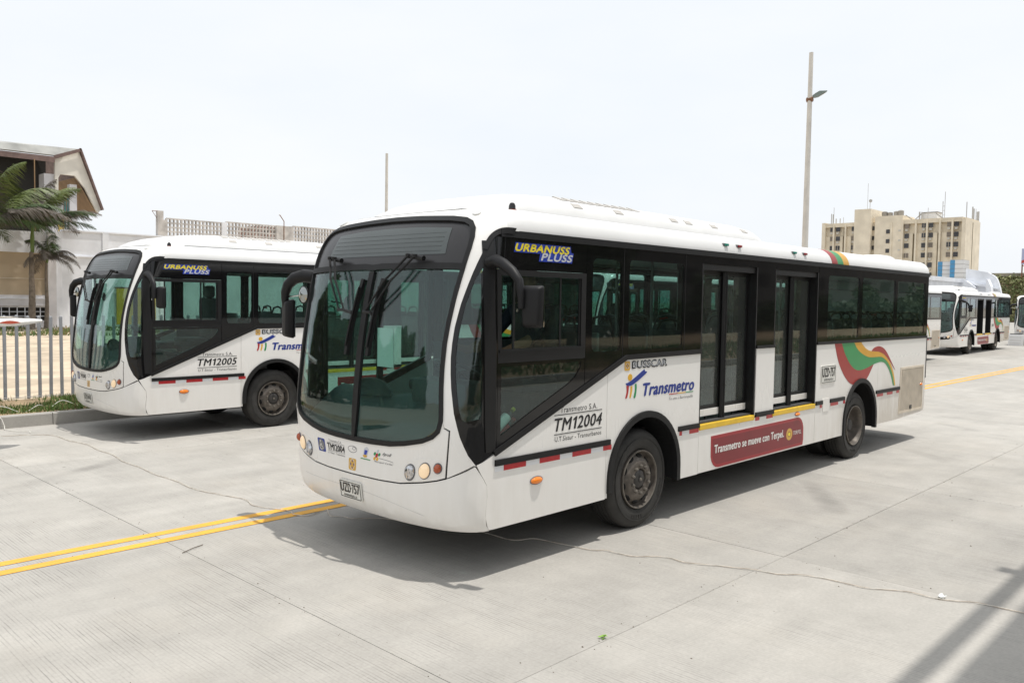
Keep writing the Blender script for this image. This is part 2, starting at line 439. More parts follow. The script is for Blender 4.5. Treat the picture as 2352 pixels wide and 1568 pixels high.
def SIDEF(X, z, o=0.0): X = np.asarray(X, float); return np.stack([X, np.full(X.shape, 2.5+o), np.asarray(z, float)], -1)
def pt(m, u, v, o=0.0): return Vector(m(np.array([float(u)]), np.array([float(v)]), o)[0])
# nose outlines in (s, z): s runs over the nose from the centre line to the driver's side
WS = [(0, 2.955), (0.3, 2.948), (0.5, 2.938), (0.75, 2.925), (0.909, 2.906), (0.985, 2.875), (1.035, 2.82), (1.065, 2.74), (1.072, 2.65), (1.058, 2.48), (1.026, 2.24),
      (1.006, 2.05), (0.995, 1.891), (0.995, 1.7), (1.002, 1.55), (1.018, 1.37), (1.022, 1.28), (1.0, 1.19), (0.94, 1.135), (0.841, 1.092), (0.65, 1.048), (0.492, 1.023), (0.25, 1.010), (0, 1.006)]
TEAR = [(1.262, 2.80), (1.231, 2.775), (1.205, 2.70), (1.188, 2.631), (1.137, 2.444), (1.078, 2.204), (1.050, 2.02), (1.045, 1.9), (1.047, 1.782), (1.060, 1.66), (1.078, 1.546), (1.123, 1.348), (1.189, 1.167), (1.258, 1.019), (1.321, 0.932)]
SEAM = [(0, 0.718), (0.438, 0.722), (0.68, 0.733), (0.9, 0.771), (1.02, 0.80), (1.09, 0.823)]
def inset_loop(pts, d):
    n = len(pts); out = []
    area = sum(pts[i][0]*pts[(i+1) % n][1]-pts[(i+1) % n][0]*pts[i][1] for i in range(n)); sg = 1 if area > 0 else -1
    for i in range(n):
        a, b, c = Vector(pts[i-1]), Vector(pts[i]), Vector(pts[(i+1) % n])
        e1 = (b-a).normalized(); e2 = (c-b).normalized()
        n1 = Vector((-e1.y, e1.x))*sg; n2 = Vector((-e2.y, e2.x))*sg
        m = (n1+n2); k = max(0.35, 1+n1.dot(n2)); q = b+m*(d/k); out.append((q.x, q.y))
    return out
US = [0.0]+[x*0.06*sg for x in range(1, 28) for sg in (1, -1)]
VS = [0.45+0.08*i for i in range(32)]
VS_TOP = [2.82, 2.85, 2.88, 2.905, 2.93, 2.95, 2.97, 2.985, 2.995]
USX = [-2.5+0.05*i for i in range(13)]
def ribbon_mesh(name, path, width, mat, mapf, off=0.012, th=0.02):
    # a strip of constant width along a path in surface coordinates
    n = len(path); L = []; Rr = []
    for i, q in enumerate(path):
        a = Vector(path[max(i-1, 0)]); b = Vector(path[min(i+1, n-1)]); t = (b-a).normalized(); nn = Vector((-t.y, t.x))
        L.append((q[0]+nn.x*width/2, q[1]+nn.y*width/2)); Rr.append((q[0]-nn.x*width/2, q[1]-nn.y*width/2))
    mb = MB()
    A = [pt(mapf, *q, off) for q in L]; B = [pt(mapf, *q, off) for q in Rr]; C = [pt(mapf, *q, off-th) for q in L]; Dd = [pt(mapf, *q, off-th) for q in Rr]
    fs = []
    for i in range(n-1):
        a, b = i, i+1
        fs += [(a, b, n+b, n+a), (2*n+b, 2*n+a, 3*n+a, 3*n+b), (b, a, 2*n+a, 2*n+b), (n+a, n+b, 3*n+b, 3*n+a)]
    fs += [(0, n, 3*n, 2*n), (n-1, 2*n+n-1, 3*n+n-1, n+n-1)]
    mb.add(A+B+C+Dd, fs)
    return mb.mesh(name, mat, 40)
def strip(name, path, width, mat, parent, mapf, **k): return add_obj(name, ribbon_mesh(name, path, width, mat, mapf, **k), parent)
def densify(path, step):
    out = []
    for a, b in zip(path[:-1], path[1:]):
        n = max(1, int(math.hypot(b[0]-a[0], b[1]-a[1])/step))
        out += [(a[0]+(b[0]-a[0])*k/n, a[1]+(b[1]-a[1])*k/n) for k in range(n)]
    return out+[path[-1]]
def smooth_closed(pts, n=4, ends=()):
    # Catmull-Rom through an open list
    out = []
    for i in range(len(pts)-1):
        p0, p1, p2, p3 = pts[max(i-1, 0)], pts[i], pts[i+1], pts[min(i+2, len(pts)-1)]
        for k in range(n):
            t = k/n
            out.append(tuple(0.5*((2*p1[j])+(-p0[j]+p2[j])*t+(2*p0[j]-5*p1[j]+4*p2[j]-p3[j])*t*t+(-p0[j]+3*p1[j]-3*p2[j]+p3[j])*t**3) for j in range(2)))
    return out+[pts[-1]]

def front_wheel_set(bus, X, y_out, sgn, dual=False):
    """one wheel end; y_out = outer face of tyre, sgn=+1 when the inside of the bus lies at larger y"""
    Y = lambda d: y_out+sgn*d
    w = MB()
    r0 = 0.49
    prof = [(0.288, 0.03), (0.30, 0.018), (0.335, 0.004), (0.39, 0.0), (0.435, 0.006), (0.462, 0.018), (0.478, 0.034), (0.486, 0.05)]
    for k in range(4):
        a = 0.06+k*0.048
        prof += [(0.490, a), (0.490, a+0.036), (0.478, a+0.038), (0.478, a+0.046)]
    prof += [(0.490, 0.255), (0.478, 0.275), (0.44, 0.295), (0.30, 0.295), (0.288, 0.28)]
    root = MB().lathe([(r, sgn*h) for r, h in prof], (X, y_out, r0), 'y', 56).build('wheel', 'tyre', bus, 30)
    # raised ring and lettering blocks on the sidewall
    ring = MB().lathe([(0.405, -0.003*sgn), (0.409, -0.005*sgn), (0.413, -0.003*sgn), (0.409, 0.004*sgn)], (X, y_out, r0), 'y', 56, close=True)
    for k in range(26):
        if k % 13 in (0, 1, 2, 3, 4):
            a = 2*math.pi*k/60-1.9
            m = Matrix.Rotation(-a, 3, 'Y')
            ring.box((X+0.37*math.cos(a), Y(-0.002), r0+0.37*math.sin(a)), (0.032, 0.006, 0.012), m)
    ring.build('sidewall_ring', 'tyre', root, 30)
    if not dual:
        rim = MB().lathe([(r, sgn*h) for r, h in [(0.289, 0.03), (0.291, 0.006), (0.284, -0.002), (0.274, 0.006), (0.270, 0.045), (0.258, 0.060), (0.236, 0.050), (0.205, 0.018), (0.175, 0.002), (0.150, 0.0), (0.105, 0.004), (0.10, 0.03)]], (X, y_out, r0), 'y', 48).build('rim', 'steel_rim', root, 35)
        lip = MB().lathe([(r, sgn*h) for r, h in [(0.291, 0.004), (0.289, -0.005), (0.282, -0.005), (0.281, 0.004)]], (X, y_out, r0), 'y', 48, close=True).build('rim_lip', 'rim_edge', root, 35)
        for k in range(10):
            a = 2*math.pi*k/10+0.2
            c = Vector((X+0.232*math.cos(a), Y(0.038), r0+0.232*math.sin(a)))
            m = Matrix.Rotation(-a, 3, 'Y') @ Matrix.Rotation(sgn*0.95, 3, 'Z')
            hb = MB(); nseg = 12
            ring_ = [c+m @ Vector((0.024*math.cos(2*math.pi*i/nseg), -sgn*0.005, 0.040*math.sin(2*math.pi*i/nseg))) for i in range(nseg)]
            ring2 = [q+m @ Vector((0, sgn*0.02, 0)) for q in ring_]
            hb.add(ring_+ring2, [tuple(range(nseg)), tuple(range(2*nseg-1, nseg-1, -1))]+[(i, (i+1) % nseg, nseg+(i+1) % nseg, nseg+i) for i in range(nseg)])
            hb.build('hand_hole', 'dark_gap', root, 30)
        nuts = None
        for k in range(10):
            a = 2*math.pi*(k+0.5)/10
            MB().lathe([(0.0, -0.030*sgn), (0.012, -0.028*sgn), (0.014, -0.02*sgn), (0.0165, -0.018*sgn), (0.0165, 0.004*sgn)], (X+0.135*math.cos(a), y_out, r0+0.135*math.sin(a)), 'y', 6).build('wheel_nut', 'rim_edge', root)
        MB().lathe([(0.0, -0.010*sgn), (0.030, -0.010*sgn), (0.032, -0.002*sgn), (0.072, 0.002*sgn), (0.092, 0.012*sgn), (0.104, 0.03*sgn)], (X, y_out, r0), 'y', 28).build('hub_cap', 'hub_dark', root, 30)
        MB().lathe([(0.0, -0.018*sgn), (0.014, -0.017*sgn), (0.017, -0.008*sgn)], (X, y_out, r0), 'y', 12).build('hub_bolt', 'rim_edge', root)
    else:
        MB().lathe([(r, sgn*h) for r, h in [(0.289, 0.03), (0.291, 0.006), (0.284, -0.002), (0.272, 0.01), (0.262, 0.06), (0.255, 0.13), (0.235, 0.165), (0.20, 0.17), (0.13, 0.165)]], (X, y_out, r0), 'y', 48).build('rim', 'steel_rim', root, 35)
        MB().lathe([(r, sgn*h) for r, h in [(0.291, 0.004), (0.289, -0.005), (0.282, -0.005), (0.281, 0.004)]], (X, y_out, r0), 'y', 48, close=True).build('rim_lip', 'rim_edge', root, 35)
        MB().lathe([(0.0, 0.06*sgn), (0.07, 0.06*sgn), (0.085, 0.075*sgn), (0.11, 0.15*sgn), (0.14, 0.168*sgn)], (X, y_out, r0), 'y', 24).build('hub_cap', 'hub_dark', root, 30)
        for k in range(10):
            a = 2*math.pi*(k+0.5)/10
            MB().lathe([(0.0, 0.135*sgn), (0.014, 0.137*sgn), (0.016, 0.17*sgn)], (X+0.16*math.cos(a), y_out, r0+0.16*math.sin(a)), 'y', 6).build('wheel_nut', 'rim_edge', root)
        MB().lathe([(r, sgn*(h+0.33)) for r, h in [(0.10, 0.03), (0.288, 0.03), (0.30, 0.018), (0.39, 0.0), (0.462, 0.018), (0.488, 0.05), (0.490, 0.25), (0.44, 0.29), (0.28, 0.29), (0.10, 0.28)]], (X, y_out, r0), 'y', 40).build('inner_tyre', 'tyre', root, 30)
    return root

SIDE_LINES = {}
def plate_part(bus, box, mapf, name, txt, tilt=None):
    u0, u1, v0, v1 = box
    pl = panel(name, rrect(u0, u1, v0, v1, 0.012, 3), 'plate_white', bus, mapf, off=0.012, th=0.012, us=[u0+(u1-u0)*k/6 for k in range(1, 6)])
    h = v1-v0; w = u1-u0
    rim = panel('plate_border', rrect(u0+0.008, u1-0.008, v0+0.008, v1-0.008, 0.01, 3), 'ink_black', pl, mapf, holes=[rrect(u0+0.014, u1-0.014, v0+0.014, v1-0.014, 0.008, 3)], off=0.0135, th=0.001, us=[u0+w*k/6 for k in range(1, 6)])
    lettering('plate_number', txt, (u0+w*0.06, u1-w*0.06, v0+h*0.36, v1-h*0.14), 'ink_black', pl, mapf, bold=0.025, off=0.0145)
    lettering('plate_city', 'BARRANQUILLA', (u0+w*0.18, u1-w*0.18, v0+h*0.12, v0+h*0.25), 'ink_black', pl, mapf, bold=0.01, off=0.0145)
    return pl

def make_bus():
    bus = empty('city_bus')
    # ---------------- nose
    cap = [(-1.343, 2.80), (-1.2, 2.9995)] + [(-1.2+0.1*k, 2.9995) for k in range(1, 24)] + [(1.2, 2.9995), (1.343, 2.80)]
    right = TEAR + [(1.30, 0.936), (1.10, 0.832), (1.10, 1.215), (1.04, 1.235)] + [q for q in reversed(WS[1:17])]
    loop = list(reversed(cap)) + [(-u, v) for u, v in right] + [(0, 2.955)] + list(reversed(right))
    loop = [q for i, q in enumerate(loop) if i == 0 or math.hypot(q[0]-loop[i-1][0], q[1]-loop[i-1][1]) > 1e-4]
    panel('front_cap', loop, 'white_paint', bus, FS, us=US, vs=VS+VS_TOP, th=0.02)
    mask = [(u, v) for u, v in WS[16:]]
    r_ = [(1.085, 0.832), (1.085, 1.205), (1.035, 1.225)] + WS[16:-1]
    seam_u = [(u, v+0.008) for u, v in SEAM[:-1]]
    loop = seam_u + r_ + [WS[-1]] + [(-u, v) for u, v in reversed(r_)] + [(-u, v) for u, v in reversed(seam_u[1:])]
    panel('front_mask', loop, 'white_paint', bus, FS, us=US, vs=VS, off=0.002, th=0.02)
    # bumper
    low = [(u, v-0.004) for u, v in SEAM] + [(1.10, 0.824), (1.22, 0.880), (1.315, 0.925), (1.37, 0.845), (1.440, 0.76), (1.445, 0.67), (1.40, 0.53), (1.37, 0.40)]
    bot = [(1.37, 0.395), (1.0, 0.387), (0.5, 0.385)]
    loop = low + bot + [(0, 0.384)] + [(-u, v) for u, v in reversed(bot)] + [(-u, v) for u, v in reversed(low[1:])]
    b_ = panel('front_bumper', loop, 'white_paint', bus, FS, us=US, vs=VS, off=0.004, th=0.03)
    strip('bumper_crease_shade', [(-0.9+0.06*k, 0.60-0.10*((-0.9+0.06*k)/0.9)**2 if k > 15 else 0.60) for k in range(0, 31)], 0.003, 'crease_shade', b_, FS, off=0.0050, th=0.002)  # grey line painted for the shade along the bumper fold
    strip('seam_gap', densify([(u, v+0.001) for u, v in reversed([(-a, b) for a, b in SEAM])][:-1] + [(u, v+0.001) for u, v in SEAM], 0.06) if False else densify([(-a, b+0.002) for a, b in reversed(SEAM)] + [(a, b+0.002) for a, b in SEAM[1:]], 0.06), 0.022, 'dark_gap', bus, FS, off=-0.010, th=0.008)
    for sg in (1, -1):
        strip('mask_gap', [(sg*1.0925, 0.83+0.05*k) for k in range(9)], 0.018, 'dark_gap', bus, FS, off=-0.012, th=0.008)
    # ---------------- windshield
    full = WS + [(-u, v) for u, v in reversed(WS[1:-1])]
    inner = inset_loop(full, 0.042)
    ws = panel('windshield_gasket', full, 'rubber', bus, FS, holes=[inner], us=US, vs=VS+VS_TOP, off=0.012, th=0.04)
    XB0, XB1 = 2.478, 2.530
    def clip(pts, lo=None, hi=None):
        out = []
        n = len(pts)
        for i in range(n):
            a, b = pts[i], pts[(i+1) % n]
            ia = (a[1] >= lo) if lo is not None else (a[1] <= hi); ib = (b[1] >= lo) if lo is not None else (b[1] <= hi)
            lim = lo if lo is not None else hi
            if ia: out.append(a)
            if ia != ib:
                t = (lim-a[1])/(b[1]-a[1]); out.append((a[0]+(b[0]-a[0])*t, lim))
        return out
    def clipx(pts, x, keep_pos):
        return [(q[1], q[0]) for q in clip([(v, u) for u, v in pts], lo=x if keep_pos else None, hi=None if keep_pos else x)]
    inn = inset_loop(full, 0.036)
    top = clip(inn, lo=XB1-0.01)
    sign = panel('destination_sign', top, 'sign_black', bus, FS, us=US, vs=VS+VS_TOP, off=-0.008, th=0.02)
    disp = [(-0.715, 2.602), (-0.35, 2.606), (0, 2.608), (0.35, 2.608), (0.80, 2.61), (0.775, 2.83), (0.35, 2.852), (0, 2.856), (-0.35, 2.848), (-0.70, 2.822)]
    dp = panel('sign_display', disp, 'sign_display', sign, FS, us=US, vs=VS+VS_TOP, off=-0.005, th=0.002)
    for k in range(5):
        z = 2.64+0.038*k
        strip('display_line', [(-0.67+0.07*i, z) for i in range(21)], 0.003, 'sign_line', dp, FS, off=-0.0042, th=0.001)
    body = clip(inn, hi=XB0+0.01)
    for nm, q in (('windshield_pane', clipx(body, 0.008, True)), ('windshield_pane', clipx(body, -0.008, False))):
        panel(nm, q, 'windshield_glass', ws, FS, us=US, vs=VS, off=-0.004, th=0.008)
    bar = [(-1.045, 2.485), (-0.9, 2.492), (-0.5, 2.505), (-0.08, 2.512), (0, 2.502), (0.08, 2.512), (0.5, 2.51), (0.9, 2.505), (1.05, 2.50)]
    strip('windshield_crossbar', densify(bar, 0.06), 0.050, 'rubber', ws, FS, off=0.014, th=0.03)
    strip('windshield_mullion', [(0.0, 1.03+0.08*k) for k in range(19)], 0.034, 'rubber', ws, FS, off=0.014, th=0.03)
    # wheelchair arrangement of wipers
    def wiper(park, rods, blade, cross):
        root = MB()
        piv = [pt(FS, u, v, 0.075) for u, v in park]
        o_ = MB().tube([pt(FS, park[0][0]-0.03, park[0][1]+0.008, 0.06), pt(FS, park[1][0]+0.09, park[1][1]-0.012, 0.05)], 0.022, 10)
        for q in piv: o_.tube([q-Vector((0.0, 0, 0.012)), q+Vector((0, 0, 0.014))], 0.022, 8)
        w_ = o_.build('wiper', 'dark_plastic', bus, 35)
        for a, b in zip(park, rods):
            pa, pb = pt(FS, *a, 0.075), pt(FS, *b, 0.05)
            mid = pa.lerp(pb, 0.45)+Vector((-0.035, 0, 0.01))
            MB().tube([pa, mid, pb], [0.011, 0.010, 0.008], 8).build('wiper_rod', 'trim', w_, 35)
        ca, cb = pt(FS, *rods[0], 0.05), pt(FS, *cross, 0.04)
        MB().tube([ca+Vector((0, 0.02, 0)), pt(FS, *rods[1], 0.05), cb], 0.014, 8).build('wiper_bracket', 'trim', w_, 35)
        t0, t1 = blade
        n = 9; A = [(t0[0]+(t1[0]-t0[0])*k/n, t0[1]+(t1[1]-t0[1])*k/n) for k in range(n+1)]
        strip('wiper_blade', A, 0.030, 'rubber', w_, FS, off=0.03, th=0.03)
        MB().tube([pt(FS, *q, 0.04) for q in A[1:-1]], 0.011, 6).build('blade_spine', 'trim', w_, 35)
    wiper([(-0.545, 2.575), (-0.465, 2.572)], [(-0.257, 2.125), (-0.188, 2.123)], [(-0.055, 2.40), (-0.125, 1.74)], (-0.095, 2.10))
    wiper([(0.445, 2.572), (0.53, 2.568)], [(0.030, 2.112), (0.085, 2.11)], [(0.138, 2.405), (0.080, 1.745)], (0.10, 2.095))
    # ---------------- headlamps and marker lamps
    for sg in (1, -1):
        hl = panel('headlamp_bezel', [(sg*u, v) for u, v in smooth_closed([(0.63, 0.775), (0.68, 0.86), (0.74, 0.925), (0.83, 0.962), (0.95, 0.975), (1.03, 0.967), (1.062, 0.93), (1.062, 0.885), (1.02, 0.85), (0.92, 0.80), (0.80, 0.765), (0.70, 0.757)], 3)], 'white_paint', bus, FS, us=US, vs=VS, off=0.006, th=0.01)
        for (cu, cv, ra, rb, mt, dep) in ((0.775, 0.842, 0.047, 0.063, 'reflector', 0), (0.912, 0.872, 0.047, 0.062, 'lens_warm', 1), (1.024, 0.905, 0.030, 0.038, 'amber_dark', 1)):
            cup = panel('headlamp_cup', ellipse(sg*cu, cv, ra+0.008, rb+0.008, 28), 'ink_grey', hl, FS, off=0.009, th=0.02)
            mb = MB(); rings = 6; n = 28; vs_ = []
            for i in range(rings+1):
                t = i/rings; rr = math.cos(t*math.pi/2); hh = 0.012+0.030*math.sin(t*math.pi/2)
                vs_ += [pt(FS, sg*cu+ra*rr*math.cos(2*math.pi*k/n), cv+rb*rr*math.sin(2*math.pi*k/n), hh) for k in range(n)]
            fs_ = [(i*n+k, i*n+(k+1) % n, (i+1)*n+(k+1) % n, (i+1)*n+k) for i in range(rings) for k in range(n)]
            mb.add(vs_, fs_)
            if mt == 'reflector':
                # ribbed clear lens
                mb.build('headlamp_lens', 'lamp_bowl', hl, 30)
                for k in range(3):
                    strip('lens_rib', [(sg*cu+0.005+0.012*k, cv-0.045+0.02*j) for j in range(5)], 0.006, 'reflector', hl, FS, off=0.044-0.004*k, th=0.004)
            else: mb.build('headlamp_lens' if mt != 'amber_dark' else 'turn_signal_lens', mt, hl, 30)
        panel('clearance_lamp', ellipse(sg*0.985, 2.952, 0.045, 0.022, 20), 'lens_clear', bus, FS, off=0.012, th=0.02)
    # ---------------- front stickers and plate
    plate_part(bus, (-0.225, 0.185, 0.50, 0.657), lambda u, v, o=0.0: FS(u, v, o+0.012), 'front_plate', 'UZD·757')
    st = panel('wheelchair_sticker', rrect(-0.60, -0.475, 0.848, 0.963, 0.012, 3), 'logo_blue', bus, FS, off=0.0035, th=0.001, us=US)
    panel('sticker_disc', ellipse(-0.5375, 0.9055, 0.052, 0.050, 24), 'ink_grey', st, FS, off=0.0045, th=0.0008)
    wc = MB()
    for path in ([(-0.548, 0.925), (-0.548, 0.895), (-0.525, 0.895), (-0.515, 0.872)], [(-0.548, 0.912), (-0.528, 0.912)], [(-0.548+0.024*math.cos(a), 0.885+0.020*math.sin(a)) for a in [R(100+20*k) for k in range(12)]]):
        me = ribbon_mesh('wheelchair_symbol', densify(path, 0.01), 0.006, 'plate_white', FS, off=0.0055, th=0.0006); add_obj('wheelchair_symbol', me, st)
    panel('symbol_head', ellipse(-0.548, 0.938, 0.008, 0.008, 12), 'plate_white', st, FS, off=0.0056, th=0.0006)
    num = add_obj('front_fleet_number', fleet_mesh('front_fleet_number', '2004', (-0.435, -0.150, 0.882, 0.937), 'ink_black', FS, 0.0, 0.035, 0.0035), bus)
    lettering('front_operator_name', 'Transmetro S.A.', (-0.40, -0.19, 0.953, 0.975), 'ink_grey', num, FS, off=0.0035)
    lettering('front_company_name', 'U.T.Sistur - Transurbanos', (-0.435, -0.150, 0.848, 0.866), 'ink_grey', num, FS, off=0.0035)
    for z in (0.945, 0.874): strip('front_rule', [(-0.435+0.0475*k, z) for k in range(7)], 0.003, 'ink_grey', num, FS, off=0.0038, th=0.0008)
    panel('oval_badge', ellipse(-0.012, 0.932, 0.078, 0.030, 28), 'ink_grey', bus, FS, holes=[ellipse(-0.012, 0.932, 0.073, 0.026, 28)], off=0.0038, th=0.001)
    panel('oval_badge_inner', ellipse(0.015, 0.940, 0.030, 0.014, 20), 'ink_grey', bus, FS, holes=[ellipse(0.015, 0.940, 0.026, 0.011, 20)], off=0.0038, th=0.001)
    cr = panel('city_crest', [(0.17, 0.962), (0.20, 0.978), (0.235, 0.962), (0.235, 0.92), (0.228, 0.90), (0.205, 0.885), (0.182, 0.90), (0.172, 0.92)], 'print_silver', bus, FS, off=0.0038, th=0.001)
    panel('crest_shield', [(0.183, 0.95), (0.225, 0.95), (0.222, 0.915), (0.205, 0.902), (0.186, 0.915)], 'print_blue', cr, FS, off=0.005, th=0.001)
    panel('crest_base', ellipse(0.205, 0.899, 0.030, 0.012, 14), 'emblem_gold', cr, FS, off=0.0055, th=0.001)
    panel('crest_band', rect(0.145, 0.29, 0.869, 0.877), 'logo_green', cr, FS, off=0.004, th=0.001, us=US)
    fl = panel('flower_logo', ellipse(0.36, 0.925, 0.016, 0.020, 14), 'logo_red', bus, FS, off=0.0042, th=0.001)
    for k, c_ in enumerate(('print_silver', 'logo_green', 'logo_yellow', 'logo_yellow', 'logo_green')):
        a = R(90+72*k); panel('flower_petal', ellipse(0.36+0.032*math.cos(a), 0.925+0.036*math.sin(a), 0.014, 0.015, 14), c_, fl, FS, off=0.004, th=0.001)
    lettering('association_initials', 'AproB', (0.425, 0.535, 0.928, 0.962), 'ink_grey', bus, FS, shear=0.35, bold=0.01, off=0.0038)
    lettering('caribbean_motto', 'Metropoli Caribe!', (0.345, 0.585, 0.862, 0.882), 'ink_grey', bus, FS, shear=0.3, off=0.0038)
    strip('logo_underline', [(0.40+0.02*k, 0.905-0.0005*k*k*0.3) for k in range(10)], 0.003, 'ink_grey', bus, FS, off=0.0038, th=0.0008)
    em = panel('maker_emblem', rrect(-0.08, 0.073, 0.752, 0.853, 0.018, 3), 'emblem_gold', bus, FS, off=0.0042, th=0.002, us=US)
    def star(parent, cx, cz, r, mapf, off):
        for k in range(4):
            a = R(90*k); ux, uz = cx+r*1.25*math.cos(a), cz+r*1.0*math.sin(a)
            q = []
            for j in range(8):
                b = R(45*j); rr = r*0.62 if j % 2 == 0 else r*0.2
                q.append((ux+rr*math.cos(b), uz+rr*0.85*math.sin(b)))
            panel('emblem_star', q, 'logo_blue', parent, mapf, off=off, th=0.001)
        panel('emblem_ring', ellipse(cx, cz, r*1.9, r*1.55, 20), 'plate_white', parent, mapf, holes=[ellipse(cx, cz, r*1.72, r*1.38, 20)], off=off-0.0003, th=0.001)
    star(em, -0.003, 0.803, 0.029, FS, 0.0056)
    # ---------------- near side: corner window and driver's windows
    P = lambda q: [(float(sX(x, z)), z) for x, z in densify(list(q), 0.08)]
    tear_back = P([(-2.044, 1.031), (-2.044, 1.4), (-2.044, 1.8), (-2.044, 2.2), (-2.044, 2.45), (-2.044, 2.70), (-2.044, 2.745)])
    tearglass = [(1.255, 2.56), (1.175, 2.41), (1.125, 2.22), (1.098, 2.02), (1.092, 1.9), (1.094, 1.79), (1.11, 1.64), (1.128, 1.54), (1.17, 1.37), (1.20, 1.30), (1.23, 1.285)] + P([(-2.205, 1.30), (-2.19, 1.34), (-2.185, 1.7), (-2.185, 2.1), (-2.185, 2.44)])
    def mirror_loop(q): return [(-u, v) for u, v in q]
    for sg in (1, -1):
        lo = [(1.343, 2.80)] + TEAR + P([(-2.183, 0.966)]) + tear_back + [(float(sX(-1.95, 2.745)), 2.745), (float(sX(-1.95, 2.80)), 2.80)]
        lo = [q for i, q in enumerate(lo) if not (i and math.hypot(q[0]-lo[i-1][0], q[1]-lo[i-1][1]) < 2e-3)]
        if math.hypot(lo[0][0]-lo[-1][0], lo[0][1]-lo[-1][1]) < 0.02: lo = lo[:-1]
        tg = tearglass
        if sg < 0: lo = mirror_loop(lo); tg = mirror_loop(tg)
        cw = panel('corner_window', lo, 'black_gloss', bus, FS, holes=[tg], us=US, vs=VS, off=-0.002, th=0.02)
        panel('corner_pane', inset_loop(tg, -0.004), 'side_glass', cw, FS, us=US, vs=VS, off=-0.008, th=0.006)
        arc = [(1.197, 2.64), (1.207, 2.70), (1.225, 2.752), (1.262, 2.785), (1.32, 2.797), (1.40, 2.797)]
        strip('corner_gasket', [(sg*u, v) for u, v in smooth_closed(arc, 4)], 0.05, 'trim', cw, FS, off=0.010, th=0.02)
        mp = NEAR if sg > 0 else FAR
        strip('corner_post', [(-2.115, 1.03+0.06*k) for k in range(29)], 0.10, 'dark_plastic', cw, mp, off=0.006, th=0.02)
        gt = [(-1.99+0.3*k, 2.773) for k in range(35)]
        strip('roof_gutter', gt + [(8.36, 2.773)], 0.056, 'trim', bus, mp, off=0.014, th=0.03)
    # upper header with the model name
    hd = panel('driver_header', rect(-2.04, -0.935, 2.49, 2.745), 'black_gloss', bus, NEAR, us=USX, off=-0.002, th=0.02)
    badge_u = [(-1.878, 2.632), (-1.860, 2.712), (-1.165, 2.712), (-1.155, 2.66), (-1.125, 2.655), (-1.145, 2.568), (-1.575, 2.568), (-1.560, 2.632)]
    bd = panel('model_badge', badge_u, 'print_blue', hd, NEAR, us=USX, off=0.001, th=0.002)
    lettering('model_name', 'URBANUSS', (-1.862, -1.180, 2.643, 2.703), 'print_yellow', bd, NEAR, shear=0.25, bold=0.07, off=0.003)
    lettering('model_suffix', 'PLUSS', (-1.550, -1.140, 2.578, 2.638), 'print_silver', bd, NEAR, shear=0.25, bold=0.06, off=0.003)
    fr = panel('driver_window', rect(-2.04, -0.935, 1.735, 2.488), 'dark_plastic', bus, NEAR, holes=[rect(-2.0, -1.0, 1.845, 2.44)], us=USX, off=0.0, th=0.03)
    panel('sliding_pane', rect(-1.86, -1.265, 1.84, 2.445), 'side_glass', fr, NEAR, us=USX, off=-0.012, th=0.005)
    panel('sliding_pane', rect(-1.29, -0.995, 1.84, 2.445), 'side_glass', fr, NEAR, off=-0.020, th=0.005)
    for x in (-1.855, -1.275, -1.012): strip('pane_edge', [(x, 1.84), (x, 2.445)], 0.018, 'trim', fr, NEAR, off=-0.009, th=0.014)
    strip('window_rail', [(-2.03, 1.83), (-1.5, 1.83), (-0.945, 1.83)], 0.02, 'trim', fr, NEAR, off=0.008, th=0.012)
    lowl = [(-2.04, 1.04), (-2.04, 1.733), (-0.937, 1.733), (-0.937, 1.475)]
    lowg = [(-2.0, 1.147), (-2.0, 1.705), (-0.985, 1.705), (-0.992, 1.665), (-1.006, 1.638), (-1.066, 1.57), (-1.154, 1.517), (-1.634, 1.312)]
    lw = panel('lower_window', lowl, 'black_gloss', bus, NEAR, holes=[lowg], us=USX, off=-0.002, th=0.02)
    panel('lower_pane', inset_loop(lowg, -0.004), 'side_glass', lw, NEAR, us=USX, off=-0.008, th=0.006)
    strip('window_sill_trim', densify([(-2.075, 1.012), (-0.312, 1.716), (1.03, 1.727)], 0.25), 0.046, 'trim', bus, NEAR, off=0.016, th=0.02)
    band = [(-0.930, 2.745), (-0.930, 1.492), (-0.34, 1.725), (1.03, 1.735), (1.03, 2.745)]
    w2, w3 = rrect(-0.842, -0.402, 1.785, 2.63, 0.06), rrect(-0.28, 0.665, 1.785, 2.64, 0.05)
    bn = panel('window_band', band, 'black_gloss', bus, SIDE, holes=[w2, w3], off=-0.002, th=0.025)
    panel('window_pane', inset_loop(w2, -0.004), 'side_glass', bn, SIDE, off=-0.008, th=0.006)
    panel('window_pane', inset_loop(w3, -0.004), 'side_glass', bn, SIDE, off=-0.008, th=0.006)
    for x, a, b in ((-0.372, 1.72, 2.745), (0.70, 1.745, 2.745)): strip('band_joint', [(x, a), (x, b)], 0.006, 'rubber', bn, SIDE, off=0.0, th=0.004)
    # ---------------- doors
    for x0, x1 in ((1.03, 2.268), (2.715, 3.945)):
        hdr = panel('door_header', rect(x0, x1, 2.665, 2.745), 'black_gloss', bus, SIDE, off=-0.002, th=0.03)
        for xx, w_ in ((x0+0.012, 0.024), (x1-0.012, 0.024)):
            MB().box2((xx-w_/2, 0.002, 0.93), (xx+w_/2, 0.30, 2.665)).build('door_jamb', 'dark_plastic', hdr)
        MB().box2((x0, 0.02, 2.60), (x1, 0.32, 2.664)).build('door_lintel', 'dark_plastic', hdr)
        MB().cbox((x0+0.008, -0.012, 0.875), (x1-0.008, 0.33, 0.935), 0.008).build('door_step', 'yellow_paint', bus)
        lm = lambda X, z, o=0.0: np.stack([np.asarray(X, float), np.full(np.shape(X), 0.105-o), np.asarray(z, float)], -1)
        span = (x1-x0-0.05)/2; a0 = x0+0.03
